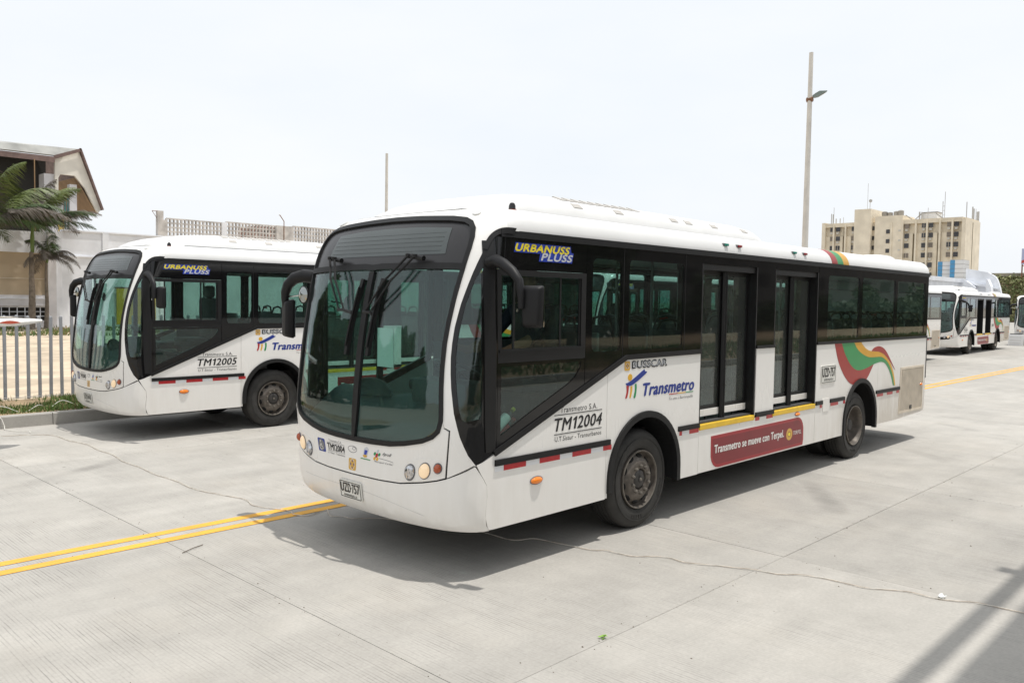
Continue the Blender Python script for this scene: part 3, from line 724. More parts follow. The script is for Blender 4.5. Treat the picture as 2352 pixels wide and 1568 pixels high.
        for k in range(2):
            la, lb = a0+k*span+0.004, a0+(k+1)*span-0.004
            ld = panel('door_leaf', rect(la, lb, 1.075, 2.60), 'dark_plastic', bus, lm, holes=[rect(la+0.045, lb-0.045, 1.115, 2.555)], off=0.0, th=0.035)
            panel('door_pane', rect(la+0.04, lb-0.04, 1.11, 2.56), 'door_glass', ld, lm, off=-0.012, th=0.006)
            MB().cbox((la+0.004, 0.102, 0.995), (lb-0.004, 0.14, 1.073), 0.004).build('kick_panel', 'white_paint', ld)
            hx = lb-0.02 if k == 0 else la+0.02
            MB().tube([(hx, 0.085, 0.955), (hx, 0.085, 2.59)], 0.022, 8).build('door_bar', 'dark_plastic', ld, 35)
            MB().tube([(la+0.06, 0.16, 1.885), (lb-0.06, 0.16, 1.885)], 0.016, 8).build('door_rail', 'handle_black', ld, 35)
            MB().tube([((la+lb)/2, 0.12, 0.955), ((la+lb)/2, 0.12, 1.0)], 0.012, 6).build('floor_guide', 'trim', ld)
    panel('door_pillar', rect(2.270, 2.713, 1.755, 2.745), 'black_gloss', bus, SIDE, off=-0.002, th=0.03)
    strip('pillar_trim', [(2.272, 1.735), (2.745, 1.735)], 0.034, 'trim', bus, SIDE, off=0.012, th=0.02)
    panel('pillar_panel', rect(2.285, 2.745, 0.925, 1.717), 'white_paint', bus, SIDE, th=0.03)
    # ---------------- rear window band
    rb = rect(3.955, 8.335, 1.745, 2.745)
    wins = [rrect(4.262, 5.335, 1.785, 2.64, 0.045), rrect(5.455, 6.772, 1.785, 2.64, 0.045), rrect(6.885, 8.18, 1.785, 2.635, 0.045)]
    bn = panel('rear_window_band', rb, 'black_gloss', bus, SIDE, holes=wins, off=-0.002, th=0.025)
    for q in wins:
        panel('window_pane', inset_loop(q, -0.004), 'side_glass', bn, SIDE, off=-0.008, th=0.006)
        x0 = min(a for a, b in q); x1 = max(a for a, b in q)
        strip('transom_line', [(x0+0.03, 2.455), (x1-0.03, 2.455)], 0.012, 'trim', bn, SIDE, off=-0.012, th=0.012)
    strip('rear_sill_trim', [(3.955, 1.732), (8.34, 1.732)], 0.036, 'trim', bus, SIDE, off=0.012, th=0.02)
    strip('rear_corner_trim', [(8.345, 1.03), (8.352, 1.72)], 0.03, 'dark_plastic', bus, SIDE, off=0.004, th=0.01)
    # ---------------- white lower panels
    def archpts(cx, cz, r, a0=0, a1=180, n=24): return [(cx+r*math.cos(R(a0+(a1-a0)*k/n)), cz+r*math.sin(R(a0+(a1-a0)*k/n))) for k in range(n+1)]
    diag = lambda x: 1.005+(x+2.06)*0.3875
    for sg in (1, -1):
        a1 = [(1.327, 0.937)] + P([(-2.17, 0.963), (-2.06, diag(-2.06)), (-1.2, diag(-1.2)), (-0.598, diag(-0.598)), (-0.598, 0.40), (-1.6, 0.397), (-2.08, 0.397)]) + [(1.377, 0.398), (1.407, 0.53), (1.452, 0.67), (1.447, 0.762), (1.377, 0.848)]
        if sg < 0: a1 = [(-u, v) for u, v in a1]
        panel('front_side_panel', a1, 'white_paint', bus, FS, us=US, vs=[0.5, 0.6, 0.7, 0.8, 0.9], th=0.02)
        m2 = SIDE if sg > 0 else SIDEF
        arch = archpts(0.04, 0.56, 0.61)
        panel('wheel_side_panel', [(-0.593, diag(-0.593)), (-0.31, 1.703), (1.03, 1.707), (1.03, 0.405), (0.65, 0.405)] + arch + [(-0.57, 0.405), (-0.593, 0.405)], 'white_paint', bus, m2, th=0.02)
        arch2 = archpts(5.50, 0.56, 0.615)
        panel('rear_wheel_panel', [(3.955, 1.715), (6.155, 1.715), (6.155, 0.438), (6.115, 0.438)] + arch2 + [(4.885, 0.41), (3.955, 0.41)], 'white_paint', bus, m2, th=0.02)
        vent = [(7.10, 0.530), (8.195, 0.525), (8.222, 1.245), (7.145, 1.245)]
        panel('engine_side_panel', [(6.160, 1.712), (8.338, 1.712), (8.345, 1.03), (8.342, 0.60), (8.30, 0.478), (8.1, 0.465), (7.03, 0.436), (6.160, 0.440)], 'white_paint', bus, m2, holes=[vent] if sg > 0 else [], th=0.02)
        for cx, r_ in ((0.04, 0.61), (5.50, 0.615)):
            path = [(cx+r_-0.025, 0.405)] + archpts(cx, 0.56, r_-0.025) + [(cx-r_+0.025, 0.405 if cx > 1 else 0.45)]
            add_obj('wheel_arch_trim', ribbon_mesh('wheel_arch_trim', path, 0.062, 'rubber', m2, off=0.024, th=0.055), bus)
            wa = MB(); q = archpts(cx, 0.56, r_-0.01, -14, 194, 24)
            ys = (0.015, 0.62) if sg > 0 else (2.485, 1.88)
            wa.add([(a, ys[0], b) for a, b in q]+[(a, ys[1], b) for a, b in q], [(i, i+1, len(q)+i+1, len(q)+i) for i in range(len(q)-1)])
            wa.add([(a, ys[1], b) for a, b in q], [tuple(range(len(q)))])
            wa.build('wheel_well', 'dark_gap', bus, fix=False)
    for x0, x1 in ((1.035, 2.746), (2.751, 3.948)):
        panel('skirt_panel', rect(x0, x1, 0.41, 0.897), 'white_paint', bus, SIDE, th=0.02)
    panel('far_skirt_panel', rect(1.035, 3.948, 0.41, 1.71), 'white_paint', bus, SIDEF, th=0.02)
    # far-side windows and front door
    far_w = [rrect(x0, x1, 1.79, 2.64, 0.05) for x0, x1 in ((-0.46, 0.70), (0.86, 2.10), (2.26, 3.55), (3.75, 5.25), (5.455, 6.772), (6.885, 8.18))]
    fb = panel('far_window_band', [(-0.62, 2.745), (-0.62, 1.62), (-0.31, 1.732), (8.335, 1.735), (8.335, 2.745)], 'black_gloss', bus, SIDEF, holes=far_w, off=-0.002, th=0.025)
    for q in far_w: panel('far_window_pane', inset_loop(q, -0.004), 'side_glass', fb, SIDEF, off=-0.008, th=0.006)
    fd_h = [rrect(-1.99, -1.36, 1.12, 2.60, 0.03), rrect(-1.31, -0.70, 1.40, 2.60, 0.03)]
    fd = panel('far_front_door', [(-2.04, 2.745), (-2.04, 1.04), (-0.625, 1.61), (-0.625, 2.745)] if False else [(-2.04, 2.745), (-2.04, 1.035), (-1.36, 1.278), (-1.33, 1.29), (-0.625, 1.56), (-0.625, 2.745)], 'dark_plastic', bus, FAR, holes=[[(-1.99, 2.62), (-1.99, 1.14), (-1.37, 1.36), (-1.37, 2.62)], [(-1.30, 2.62), (-1.30, 1.39), (-0.68, 1.61), (-0.68, 2.62)]], us=USX, off=-0.002, th=0.03)
    for q in ([(-2.0, 2.63), (-2.0, 1.13), (-1.36, 1.35), (-1.36, 2.63)], [(-1.31, 2.63), (-1.31, 1.38), (-0.67, 1.60), (-0.67, 2.63)]):
        panel('far_door_pane', q, 'side_glass', fd, FAR, us=USX, off=-0.010, th=0.006)
    # ---------------- rub strip and reflective tape
    for sg in (1, -1):
        m2 = NEAR if sg > 0 else FAR
        for a, b in ((-2.065, -0.545), (0.625, 1.03), (2.29, 2.745), (3.96, 4.165), (4.42, 4.905), (6.10, 7.10)):
            strip('rub_strip', densify([(a, 0.934), (b, 0.934)], 0.12 if a < -1 else 9), 0.050, 'trim', bus, m2, off=0.018, th=0.02)
        if sg > 0:
            for a, b in ((-1.959, -1.695), (-1.522, -1.259), (-1.087, -0.823), (-0.640, -0.515), (0.655, 0.70), (0.845, 1.03), (2.30, 2.40), (2.58, 2.74), (4.10, 4.165), (4.445, 4.70), (4.87, 4.945), (6.155, 6.40), (6.57, 6.81), (6.98, 7.095)):
                strip('red_reflector', densify([(a, 0.884), (b, 0.884)], 0.15), 0.046, 'red_tape', bus, m2, off=0.003, th=0.003)
            for a, b in ((-2.062, -1.963), (-1.691, -1.526), (-1.255, -1.091), (-0.819, -0.644), (0.704, 0.841), (4.704, 4.866)):
                strip('white_reflector', densify([(a, 0.884), (b, 0.884)], 0.15), 0.046, 'white_tape', bus, m2, off=0.003, th=0.003)
    # side turn signals
    for x, z, a, b in ((-1.561, 0.722, 0.072, 0.030), (3.42, 0.842, 0.062, 0.022), (8.12, 0.935, 0.05, 0.022)):
        base = panel('side_lamp', ellipse(x, z, a*1.12, b*1.2, 22), 'ink_grey', bus, SIDE, off=0.006, th=0.008)
        mb = MB(); n = 22; vs_ = []
        for i in range(6):
            t = i/5; rr = math.cos(t*math.pi/2*0.98); hh = 0.006+0.024*math.sin(t*math.pi/2)
            vs_ += [pt(SIDE, x+a*rr*math.cos(2*math.pi*k/n), z+b*rr*math.sin(2*math.pi*k/n), hh) for k in range(n)]
        mb.add(vs_, [(i*n+k, i*n+(k+1) % n, (i+1)*n+(k+1) % n, (i+1)*n+k) for i in range(5) for k in range(n)]); mb.build('side_lamp_lens', 'amber', base, 30)
    # filler flap
    panel('filler_flap', rrect(4.185, 4.388, 0.805, 0.978, 0.012, 3), 'white_paint', bus, SIDE, off=0.008, th=0.008)
    # ---------------- engine grille
    gr = panel('engine_grille', [(7.085, 0.515), (8.21, 0.512), (8.238, 1.26), (7.13, 1.26)], 'grille_metal', bus, SIDE, holes=[[(7.125, 0.55), (8.18, 0.547), (8.205, 1.225), (7.165, 1.225)]], off=0.008, th=0.02)
    MB().box2((7.08, 0.035, 0.50), (8.24, 0.05, 1.27)).build('grille_backing', 'dark_gap', gr)
    for k in range(20):
        x = 7.155+k*0.0535
        lean = 0.03
        MB().add([(x, -0.004, 0.548), (x+0.031, -0.004, 0.548), (x+0.031+lean, -0.004, 1.228), (x+lean, -0.004, 1.228), (x+0.004, 0.012, 0.548), (x+0.03, 0.012, 0.548), (x+0.03+lean, 0.012, 1.228), (x+0.004+lean, 0.012, 1.228)],
                 [(0, 1, 2, 3), (4, 7, 6, 5), (0, 3, 7, 4), (1, 5, 6, 2), (0, 4, 5, 1), (3, 2, 6, 7)]).build('grille_slat', 'grille_metal', gr)
    MB().box2((7.60, -0.014, 0.56), (7.68, -0.004, 0.62)).build('grille_latch', 'ink_black', gr)
    # ---------------- graphics on the side
    fn = add_obj('side_fleet_number', fleet_mesh('side_fleet_number', '2004', (-1.335, -0.672, 1.112, 1.222), 'ink_black', SIDE, 0.22, 0.03), bus)
    lettering('operator_name', 'Transmetro', (-1.262, -0.895, 1.267, 1.318), 'ink_black', fn, SIDE); lettering('company_suffix', 'S.A.', (-0.862, -0.745, 1.267, 1.318), 'ink_black', fn, SIDE)
    lettering('company_name', 'U.T.Sistur - Transurbanos', (-1.330, -0.677, 1.021, 1.062), 'ink_black', fn, SIDE)
    for z in (1.251, 1.083): strip('number_rule', [(-1.340, z), (-0.672, z)], 0.006, 'ink_black', fn, SIDE, off=0.003, th=0.003)
    e2 = panel('side_emblem', rrect(-0.335, -0.249, 1.588, 1.678, 0.015, 3), 'emblem_gold', bus, SIDE, off=0.003, th=0.003); star(e2, -0.292, 1.633, 0.016, SIDE, 0.0042)
    bm_ = lettering('maker_name', 'BUSSCAR', (-0.21, 0.382, 1.606, 1.674), 'ink_black', bus, SIDE, bold=0.10)
    lettering('maker_name_inlay', 'BUSSCAR', (-0.200, 0.372, 1.614, 1.666), 'print_silver', bm_, SIDE, bold=0.0, off=0.0035)
    tm = lettering('transmetro_name', 'Transmetro', (-0.018, 0.908, 1.327, 1.447), 'logo_blue', bus, SIDE, shear=0.22, bold=0.055)
    for a, b, c_ in ((0.44, 0.60, 'logo_red'), (0.60, 0.75, 'logo_yellow'), (0.75, 0.90, 'logo_green')): strip('name_underline', [(a, 1.309), (b, 1.309)], 0.008, c_, tm, SIDE, off=0.003, th=0.003)
    lettering('city_motto', 'Te une a Barranquilla', (0.44, 0.893, 1.240, 1.278), 'ink_grey', tm, SIDE, shear=0.2)
    lg = panel('transmetro_logo', smooth_closed([(-0.312, 1.468), (-0.25, 1.478), (-0.13, 1.530), (-0.012, 1.586), (0.0, 1.570), (0.037, 1.562), (0.018, 1.545), (-0.08, 1.496), (-0.20, 1.447), (-0.255, 1.440), (-0.295, 1.444)], 3), 'logo_blue', bus, SIDE, off=0.003, th=0.003)
    panel('logo_head', ellipse(-0.242, 1.521, 0.036, 0.033, 20), 'logo_yellow', lg, SIDE, off=0.003, th=0.003)
    for q, c_ in (([(-0.298, 1.44), (-0.262, 1.446), (-0.265, 1.39), (-0.285, 1.330), (-0.312, 1.325), (-0.293, 1.385)], 'logo_red'), ([(-0.232, 1.43), (-0.205, 1.436), (-0.205, 1.39), (-0.225, 1.325), (-0.245, 1.330), (-0.232, 1.385)], 'logo_yellow'), ([(-0.160, 1.452), (-0.134, 1.45), (-0.132, 1.39), (-0.150, 1.322), (-0.178, 1.325), (-0.160, 1.385)], 'logo_green')):
        panel('logo_stroke', smooth_closed(q+[q[0]], 3)[:-1], c_, lg, SIDE, off=0.003, th=0.003)
    G = lambda nm, pts, mt, off: panel(nm, pts, mt, bus, SIDE, off=off, th=0.003)
    G('red_ribbon', smooth_closed([(4.521, 1.714), (4.638, 1.501), (4.772, 1.347), (4.927, 1.223), (5.08, 1.139), (5.21, 1.108)], 3) + archpts(5.50, 0.56, 0.618, 112, 72, 8) + smooth_closed([(5.80, 1.22), (5.861, 1.275), (5.968, 1.367)], 3) + smooth_closed([(5.673, 1.32), (5.452, 1.303), (5.298, 1.316), (5.143, 1.371), (4.987, 1.47), (4.852, 1.591), (4.76, 1.714)], 3), 'ribbon_red', 0.0030)
    G('green_ribbon', smooth_closed([(4.76, 1.713), (4.852, 1.591), (4.987, 1.47), (5.143, 1.371), (5.298, 1.316), (5.452, 1.303), (5.673, 1.32), (5.968, 1.367), (6.084, 1.38), (6.251, 1.39), (6.424, 1.365), (6.583, 1.275), (6.724, 1.139), (6.816, 0.995)], 3) + smooth_closed([(6.866, 0.992), (6.783, 1.154), (6.657, 1.29), (6.532, 1.378), (6.392, 1.435), (6.267, 1.467), (6.122, 1.473), (5.794, 1.48), (5.564, 1.524), (5.336, 1.608), (5.196, 1.713)], 3), 'ribbon_green', 0.0036)
    G('yellow_ribbon', smooth_closed([(5.196, 1.7125), (5.336, 1.608), (5.564, 1.524), (5.794, 1.48), (6.122, 1.473), (6.267, 1.467), (6.392, 1.435), (6.532, 1.378), (6.657, 1.29), (6.783, 1.154), (6.866, 0.992)], 3) + smooth_closed([(6.908, 0.989), (6.845, 1.151), (6.716, 1.306), (6.65, 1.36), (6.516, 1.434), (6.36, 1.503), (6.162, 1.546), (5.878, 1.565), (5.692, 1.597), (5.551, 1.653), (5.457, 1.7125)], 3), 'ribbon_yellow', 0.0042)
    G('red_wave', smooth_closed([(5.868, 1.568), (5.966, 1.615), (6.154, 1.632), (6.325, 1.604), (6.48, 1.535), (6.643, 1.419), (6.88, 1.235)], 3) + smooth_closed([(6.70, 1.345), (6.515, 1.445), (6.36, 1.508), (6.162, 1.549)], 3), 'ribbon_red', 0.0048)
    side_plate = plate_part(bus, (4.098, 4.563, 1.190, 1.427), SIDE, 'side_plate', 'UZD·757')
    # banner below the doors
    def banner(d): return [(1.293+d, 0.786-d), (3.44, 0.797-d)] + [(3.44+(0.175-d)*math.sin(R(a)), 0.622+(0.175-d)*math.cos(R(a))) for a in (20, 40, 60, 80)] + [(3.618-d, 0.50), (3.60-d, 0.428+d)] + [(1.46, 0.424+d)] + [(1.46-(0.165-d)*math.sin(R(a)), 0.589-(0.165-d)*math.cos(R(a))) for a in (20, 40, 60, 80)]
    bn2 = panel('advert_banner', banner(0), 'banner_edge', bus, SIDE, off=0.003, th=0.003)
    panel('banner_field', banner(0.035), 'banner_red', bn2, SIDE, off=0.004, th=0.002)
    lettering('advert_text', 'Transmetro se mueve con Terpel.', (1.37, 3.05, 0.560, 0.678), 'banner_text', bn2, SIDE, bold=0.03, off=0.0052)
    panel('terpel_mark', ellipse(3.205, 0.605, 0.085, 0.075, 24), 'emblem_gold', bn2, SIDE, holes=[ellipse(3.205, 0.605, 0.045, 0.035, 20)], off=0.0052, th=0.001)
    panel('terpel_core', ellipse(3.205, 0.605, 0.032, 0.025, 16), 'print_yellow', bn2, SIDE, off=0.0052, th=0.001)
    lettering('terpel_name', 'TERPEL', (3.315, 3.545, 0.585, 0.632), 'banner_text', bn2, SIDE, shear=0.15, off=0.0052)
    # ---------------- roof
    rear_D = 0.28
    def rear_x(w, W): return 8.34+rear_D*(1-(min(1.0, w/W))**3.6)**(1/2.2)
    for sg in (1, -1):
        q = [(sg*1.345, 2.80)] + [(sg*(1.345-0.145*k/8), 2.80+0.1995*k/8) for k in range(1, 9)]
        e = [(sg*float(sX(8.34, z)), z) for z in (2.9995, 2.95, 2.9, 2.85, 2.80)]
        mid = [(sg*u, 2.9995) for u in (1.4, 1.6)]
        lst = q + mid + e
        rf = panel('roof_edge', lst, 'roof_white', bus, FS, us=[sg*(1.3+0.04*k) for k in range(10)]+[sg*(2+1.5*k) for k in range(7)], vs=VS_TOP, th=0.02)
        if sg > 0:
            for x, c_ in ((1.512, 'lamp_green'), (1.811, 'lamp_red'), (3.21, 'lamp_green'), (3.514, 'lamp_red')):
                o_ = pt(NEAR, x, 2.888, 0.0)
                lb_ = MB().cbox((x-0.05, o_.y-0.010, 2.872), (x+0.05, o_.y+0.03, 2.906), 0.008).build('door_lamp', 'ink_grey', bus, 35)
                MB().cbox((x-0.03, o_.y-0.030, 2.874), (x+0.045, o_.y-0.006, 2.904), 0.010).build('door_lamp_lens', c_, lb_, 35)
            for a, b, c_ in ((4.345, 4.525, 'ribbon_red'), (4.525, 4.72, 'ribbon_green'), (4.72, 4.918, 'ribbon_yellow')):
                ss = lambda x, z: (float(sX(x, z)), z)
                lean = 0.06
                lo_ = [ss(a-lean*(z-2.8)/0.2, z) for z in np.linspace(2.802, 2.999, 10)] + [ss(b-lean*(z-2.8)/0.2, z) for z in np.linspace(2.999, 2.802, 10)]
                panel('roof_stripe', lo_, c_, bus, FS, off=0.003, th=0.003, vs=VS_TOP)
    topline = [tuple(F0(np.array([s_]), np.array([2.9995]))[0][:2]) for s_ in np.linspace(-1.44, 1.44, 61)]
    near_l = [(x, topline[-1][1]) for x in np.linspace(-1.2, 8.34, 12)]
    back = []
    for k in range(0, 21):
        y = near_l[-1][1]+(2.5-2*near_l[-1][1])*k/20; back.append((rear_x(abs(y-1.25), 1.25-near_l[-1][1])-0.10, y))
    far_l = [(x, 2.5-y) for x, y in reversed(near_l)]
    outline = topline + near_l[0:-1] + [(8.24, near_l[-1][1])] + back[1:-1] + [(8.24, far_l[0][1])] + far_l[1:]
    outline = [q for i, q in enumerate(outline) if i == 0 or math.hypot(q[0]-outline[i-1][0], q[1]-outline[i-1][1]) > 2e-3]
    crown = lambda X, Y, o=0.0: np.stack([np.asarray(X, float), np.asarray(Y, float), 2.9995+0.065*np.maximum(0, 1-((np.asarray(Y, float)-1.25)/1.06)**2)*np.clip((np.asarray(X, float)+2.0)/0.5, 0, 1)+o], -1)
    panel('roof_top', outline, 'roof_white', bus, crown, us=[-1.95, -1.9, -1.8, -1.7, -1.6, -1.5, -1, 0, 2, 4, 6, 8], vs=[0.3+0.1*k for k in range(20)], th=0.02)
    # rear end
    mb = MB(); ny = 21; zs = [0.50, 0.56, 0.7, 1.0, 1.7, 2.3, 2.745, 2.80, 2.84, 2.88, 2.92, 2.95, 2.975, 2.9995]
    for z in zs:
        c = float(cove(np.array([z]))[()] if np.ndim(cove(np.array([z]))) == 0 else cove(np.array([z]))[0]); W = 1.25-c
        tuck = -0.06*max(0, (0.62-z)/0.12) - c*0.5
        for k in range(ny):
            t = -1+2*k/(ny-1); w_ = W*math.copysign(abs(t)**0.6, t)
            mb.v.append((rear_x(abs(w_), W)+(tuck if abs(t) < 1 else min(0, tuck)), 1.25+w_, z))
    for i in range(len(zs)-1):
        for k in range(ny-1): mb.f.append((i*ny+k, i*ny+k+1, (i+1)*ny+k+1, (i+1)*ny+k))
    mb.build('rear_panel', 'white_paint', bus, 50, fix=False)
    # air-conditioning pod
    st_x = [(-1.88, 0.0), (-1.83, 0.22), (-1.73, 0.42), (-1.53, 0.64), (-1.2, 0.86), (-0.95, 0.95), (-0.7, 1.0), (-0.2, 1.0), (0.8, 1.0), (1.36, 1.0), (1.38, 0.975), (2.2, 0.965), (2.8, 0.94), (3.1, 0.86), (3.3, 0.62), (3.42, 0.30), (3.47, 0.0)]
    prof = [(0.0, 0.0), (0.012, 0.20), (0.035, 0.42), (0.08, 0.60), (0.15, 0.76), (0.25, 0.90), (0.40, 0.98), (0.8, 1.0)]
    mb = MB(); rows = []
    H = 0.245
    for x, h in st_x:
        inset = 0.0 if -1.3 < x < 3.0 else (0.20*(max(0, (-1.3-x)/0.58))**2.2 if x < 0 else 0.12*(max(0, (x-3.0)/0.47))**1.5)
        hw = 0.82-inset
        row = []
        for d, q in prof: row.append((x, 1.25-hw+d, 3.020+H*h*q))
        for d, q in reversed(prof[:-1]): row.append((x, 1.25+hw-d, 3.020+H*h*q))
        rows.append(row)
    n = len(rows[0])
    mb.add([q for r_ in rows for q in r_], [(i*n+k, i*n+k+1, (i+1)*n+k+1, (i+1)*n+k) for i in range(len(rows)-1) for k in range(n-1)])
    pod = mb.build('air_conditioning_pod', 'pod_white', bus, 45)
    for yy_ in (0.425, 2.075): MB().box2((-1.35, yy_-0.006, 3.012), (3.15, yy_+0.006, 3.034)).build('pod_seam', 'ink_grey', pod)
    def podpt(x, d, o):
        # point on the pod's near shoulder (d = distance along shoulder profile)
        zq = np.interp(d, [q[0] for q in prof], [q[1] for q in prof]); h = np.interp(x, [q[0] for q in st_x], [q[1] for q in st_x])
        return Vector((x, 1.25-0.82+d-o*0.7, 3.020+H*h*zq+o*0.7))
    for k in range(10):
        x0 = -0.62+0.135*k
        mb = MB(); a = [podpt(x0+u, d, 0.002) for d in (0.16, 0.22, 0.29) for u in (0.0, 0.055, 0.110)]; b = [podpt(x0+u, d, -0.004 if j < 2 else 0.012) for j, d in enumerate((0.16, 0.22, 0.29)) for u in (0.0, 0.055, 0.110)]
        mb.add([podpt(x0, 0.16, 0.002), podpt(x0+0.11, 0.16, 0.002), podpt(x0+0.105, 0.29, 0.002), podpt(x0+0.01, 0.29, 0.002), podpt(x0, 0.16, 0.008), podpt(x0+0.11, 0.16, 0.004), podpt(x0+0.105, 0.29, 0.018), podpt(x0+0.01, 0.29, 0.020)],
               [(0, 1, 5, 4), (1, 2, 6, 5), (2, 3, 7, 6), (3, 0, 4, 7), (4, 5, 6, 7), (0, 3, 2, 1)]); mb.build('pod_vent', 'vent_white', pod)
    for x0 in (-0.55, 0.12, 1.15, 1.45, 2.02, 2.75):
        MB().add([podpt(x0, 0.05, 0.002), podpt(x0+0.13, 0.05, 0.002), podpt(x0+0.13, 0.10, 0.002), podpt(x0, 0.10, 0.002), podpt(x0, 0.05, 0.007), podpt(x0+0.13, 0.05, 0.007), podpt(x0+0.13, 0.10, 0.007), podpt(x0, 0.10, 0.007)], [(0, 1, 5, 4), (1, 2, 6, 5), (2, 3, 7, 6), (3, 0, 4, 7), (4, 5, 6, 7)]).build('pod_clip', 'vent_white', pod)
    mb = MB(); mb.lathe([(0.0, 0.13), (0.18, 0.125), (0.30, 0.10), (0.36, 0.06), (0.38, 0.0)], (0, 0, 0), 'z', 28); mb.v = [(7.72+x*1.15, 0.72+y*0.9, 3.0+z*0.8) for x, y, z in mb.v]
    mb.build('roof_hatch', 'roof_white', bus, 40)
    MB().lathe([(0.0, 0.075), (0.018, 0.07), (0.028, 0.05), (0.032, 0.0)], (-1.70, 0.20, 2.985), 'z', 16).build('roof_beacon', 'ink_black', bus, 40)
    MB().lathe([(0.036, 0.0), (0.04, 0.02), (0.040, 0.03)], (-1.70, 0.20, 2.970), 'z', 16).build('beacon_base', 'amber_dark', bus, 40)
    # ---------------- mirrors
    def mirror(sg):
        yy = lambda y: y if sg > 0 else 2.5-y
        path = [(-2.12, 0.03, 2.535), (-2.13, -0.05, 2.550), (-2.14, -0.14, 2.520), (-2.15, -0.25, 2.460), (-2.155, -0.325, 2.39), (-2.155, -0.345, 2.29), (-2.15, -0.345, 2.18)]
        if sg < 0: path = [(-2.16, 0.03, 2.44), (-2.22, -0.06, 2.45), (-2.27, -0.15, 2.425), (-2.30, -0.22, 2.36), (-2.31, -0.255, 2.28), (-2.31, -0.262, 2.20), (-2.30, -0.255, 2.10)]
        rs = [0.052, 0.050, 0.045, 0.039, 0.033, 0.029, 0.024] if sg > 0 else [0.064, 0.064, 0.060, 0.052, 0.044, 0.036, 0.028]
        rt = MB().tube([(x, yy(y), z) for x, y, z in path], rs, 12).build('mirror_arm', 'mirror_plastic', bus, 40)
        if sg > 0:
            c = Vector((-2.10, -0.405, 2.195)); w, h, d = 0.20, 0.335, 0.085; rz = 0.2
        else:
            c = Vector((-2.30, 2.5+0.235, 2.02)); w, h, d = 0.20, 0.40, 0.11; rz = -0.25
        mm = Matrix.Rotation(rz, 3, 'Z')
        bm = bmesh.new(); bmesh.ops.create_cube(bm, size=1.0)
        for q in bm.verts:
            taper = 0.86 if q.co.z < 0 else 1.0
            q.co = Vector((q.co.x*d*(0.7 if abs(q.co.x) and q.co.x < 0 else 1), q.co.y*w*taper*(0.80 if q.co.x < 0 else 1), q.co.z*h*(0.86 if q.co.x < 0 else 1)))
        bmesh.ops.bevel(bm, geom=list(bm.edges), offset=0.026, segments=3, affect='EDGES', profile=0.55)
        bm.verts.ensure_lookup_table()
        hb = MB().add([mm @ q.co + c for q in bm.verts], [[q.index for q in f.verts] for f in bm.faces]); bm.free()
        hs = hb.build('mirror_housing', 'mirror_plastic', rt, 40)
        g = MB(); fx = d/2+0.002
        g.add([mm @ Vector((fx, a*w*0.44, b*h*0.45)) + c for a, b in ((-1, -1), (1, -1), (1, 1), (-1, 1))] + [mm @ Vector((fx-0.006, a*w*0.44, b*h*0.45)) + c for a, b in ((-1, -1), (1, -1), (1, 1), (-1, 1))], [(0, 1, 2, 3), (4, 7, 6, 5), (0, 4, 5, 1), (1, 5, 6, 2), (2, 6, 7, 3), (3, 7, 4, 0)])
        g.build('mirror_glass', 'mirror_glass', hs)
        if sg < 0:
            q = Vector((-2.34, 2.5-0.12, 2.262))
            rm = MB(); rm.lathe([(0.0, -0.028), (0.04, -0.024), (0.062, -0.012), (0.080, 0.0), (0.076, 0.012), (0.0, 0.014)], q, 'x', 24); rm.build('round_mirror', 'round_glass', rt, 40)
            MB().lathe([(0.079, -0.004), (0.085, 0.0), (0.082, 0.014), (0.0, 0.018)], q, 'x', 24).build('round_mirror_shell', 'mirror_plastic', rt, 40)
            MB().tube([q+Vector((0.012, 0, 0)), (-2.30, 2.5+0.22, 2.24)], 0.007, 6).build('round_mirror_stalk', 'chrome', rt)
        else:
            MB().box((-2.195, -0.35, 2.165), (0.012, 0.016, 0.02)).build('mirror_screw', 'chrome', rt)
    mirror(1); mirror(-1)
    # ---------------- wheels and underside
    front_wheel_set(bus, 0.03, 0.045, 1); front_wheel_set(bus, 0.03, 2.455, -1)
    front_wheel_set(bus, 5.45, 0.05, 1, True); front_wheel_set(bus, 5.45, 2.45, -1, True)
    MB().box2((-1.9, 0.34, 0.60), (8.1, 2.16, 0.93)).build('chassis', 'chassis', bus)
    ub = MB()
    for x0, x1 in ((-2.05, -0.62), (0.72, 4.82), (6.18, 8.2)): ub.box2((x0, 0.03, 0.47), (x1, 2.47, 0.60))
    ub.build('underbody', 'chassis', bus)  # underside set low and near black to deepen the shade below
    for X in (0.03, 5.45): MB().tube([(X, 0.3, 0.49), (X, 2.2, 0.49)], 0.075, 10).build('axle', 'chassis', bus, 40)
    MB().cbox((1.3, 0.35, 0.36), (3.2, 0.95, 0.62), 0.04).build('fuel_tank', 'chassis', bus)
    MB().box2((5.95, 0.2, 0.30), (5.99, 0.65, 0.62)).build('mud_flap', 'rubber', bus)
    # ---------------- inside
    fl_ = MB().box2((-1.95, 0.635, 0.915), (8.4, 1.865, 0.955))
    for x0, x1 in ((-1.95, -0.6), (0.68, 4.86), (6.14, 8.4)): fl_.box2((x0, 0.03, 0.915), (x1, 0.634, 0.954)); fl_.box2((x0, 1.866, 0.915), (x1, 2.47, 0.954))
    fl_.build('cabin_floor', 'floor_grey', bus)
    for x in (0.04, 5.5):
        for y in (0.03, 1.88): MB().cbox((x-0.63, y, 1.18), (x+0.63, y+0.59, 1.21), 0.01).build('wheel_box', 'interior_grey', bus)
    MB().box2((-1.5, 0.30, 2.80), (8.2, 2.20, 2.84)).build('cabin_ceiling', 'ceiling_white', bus)
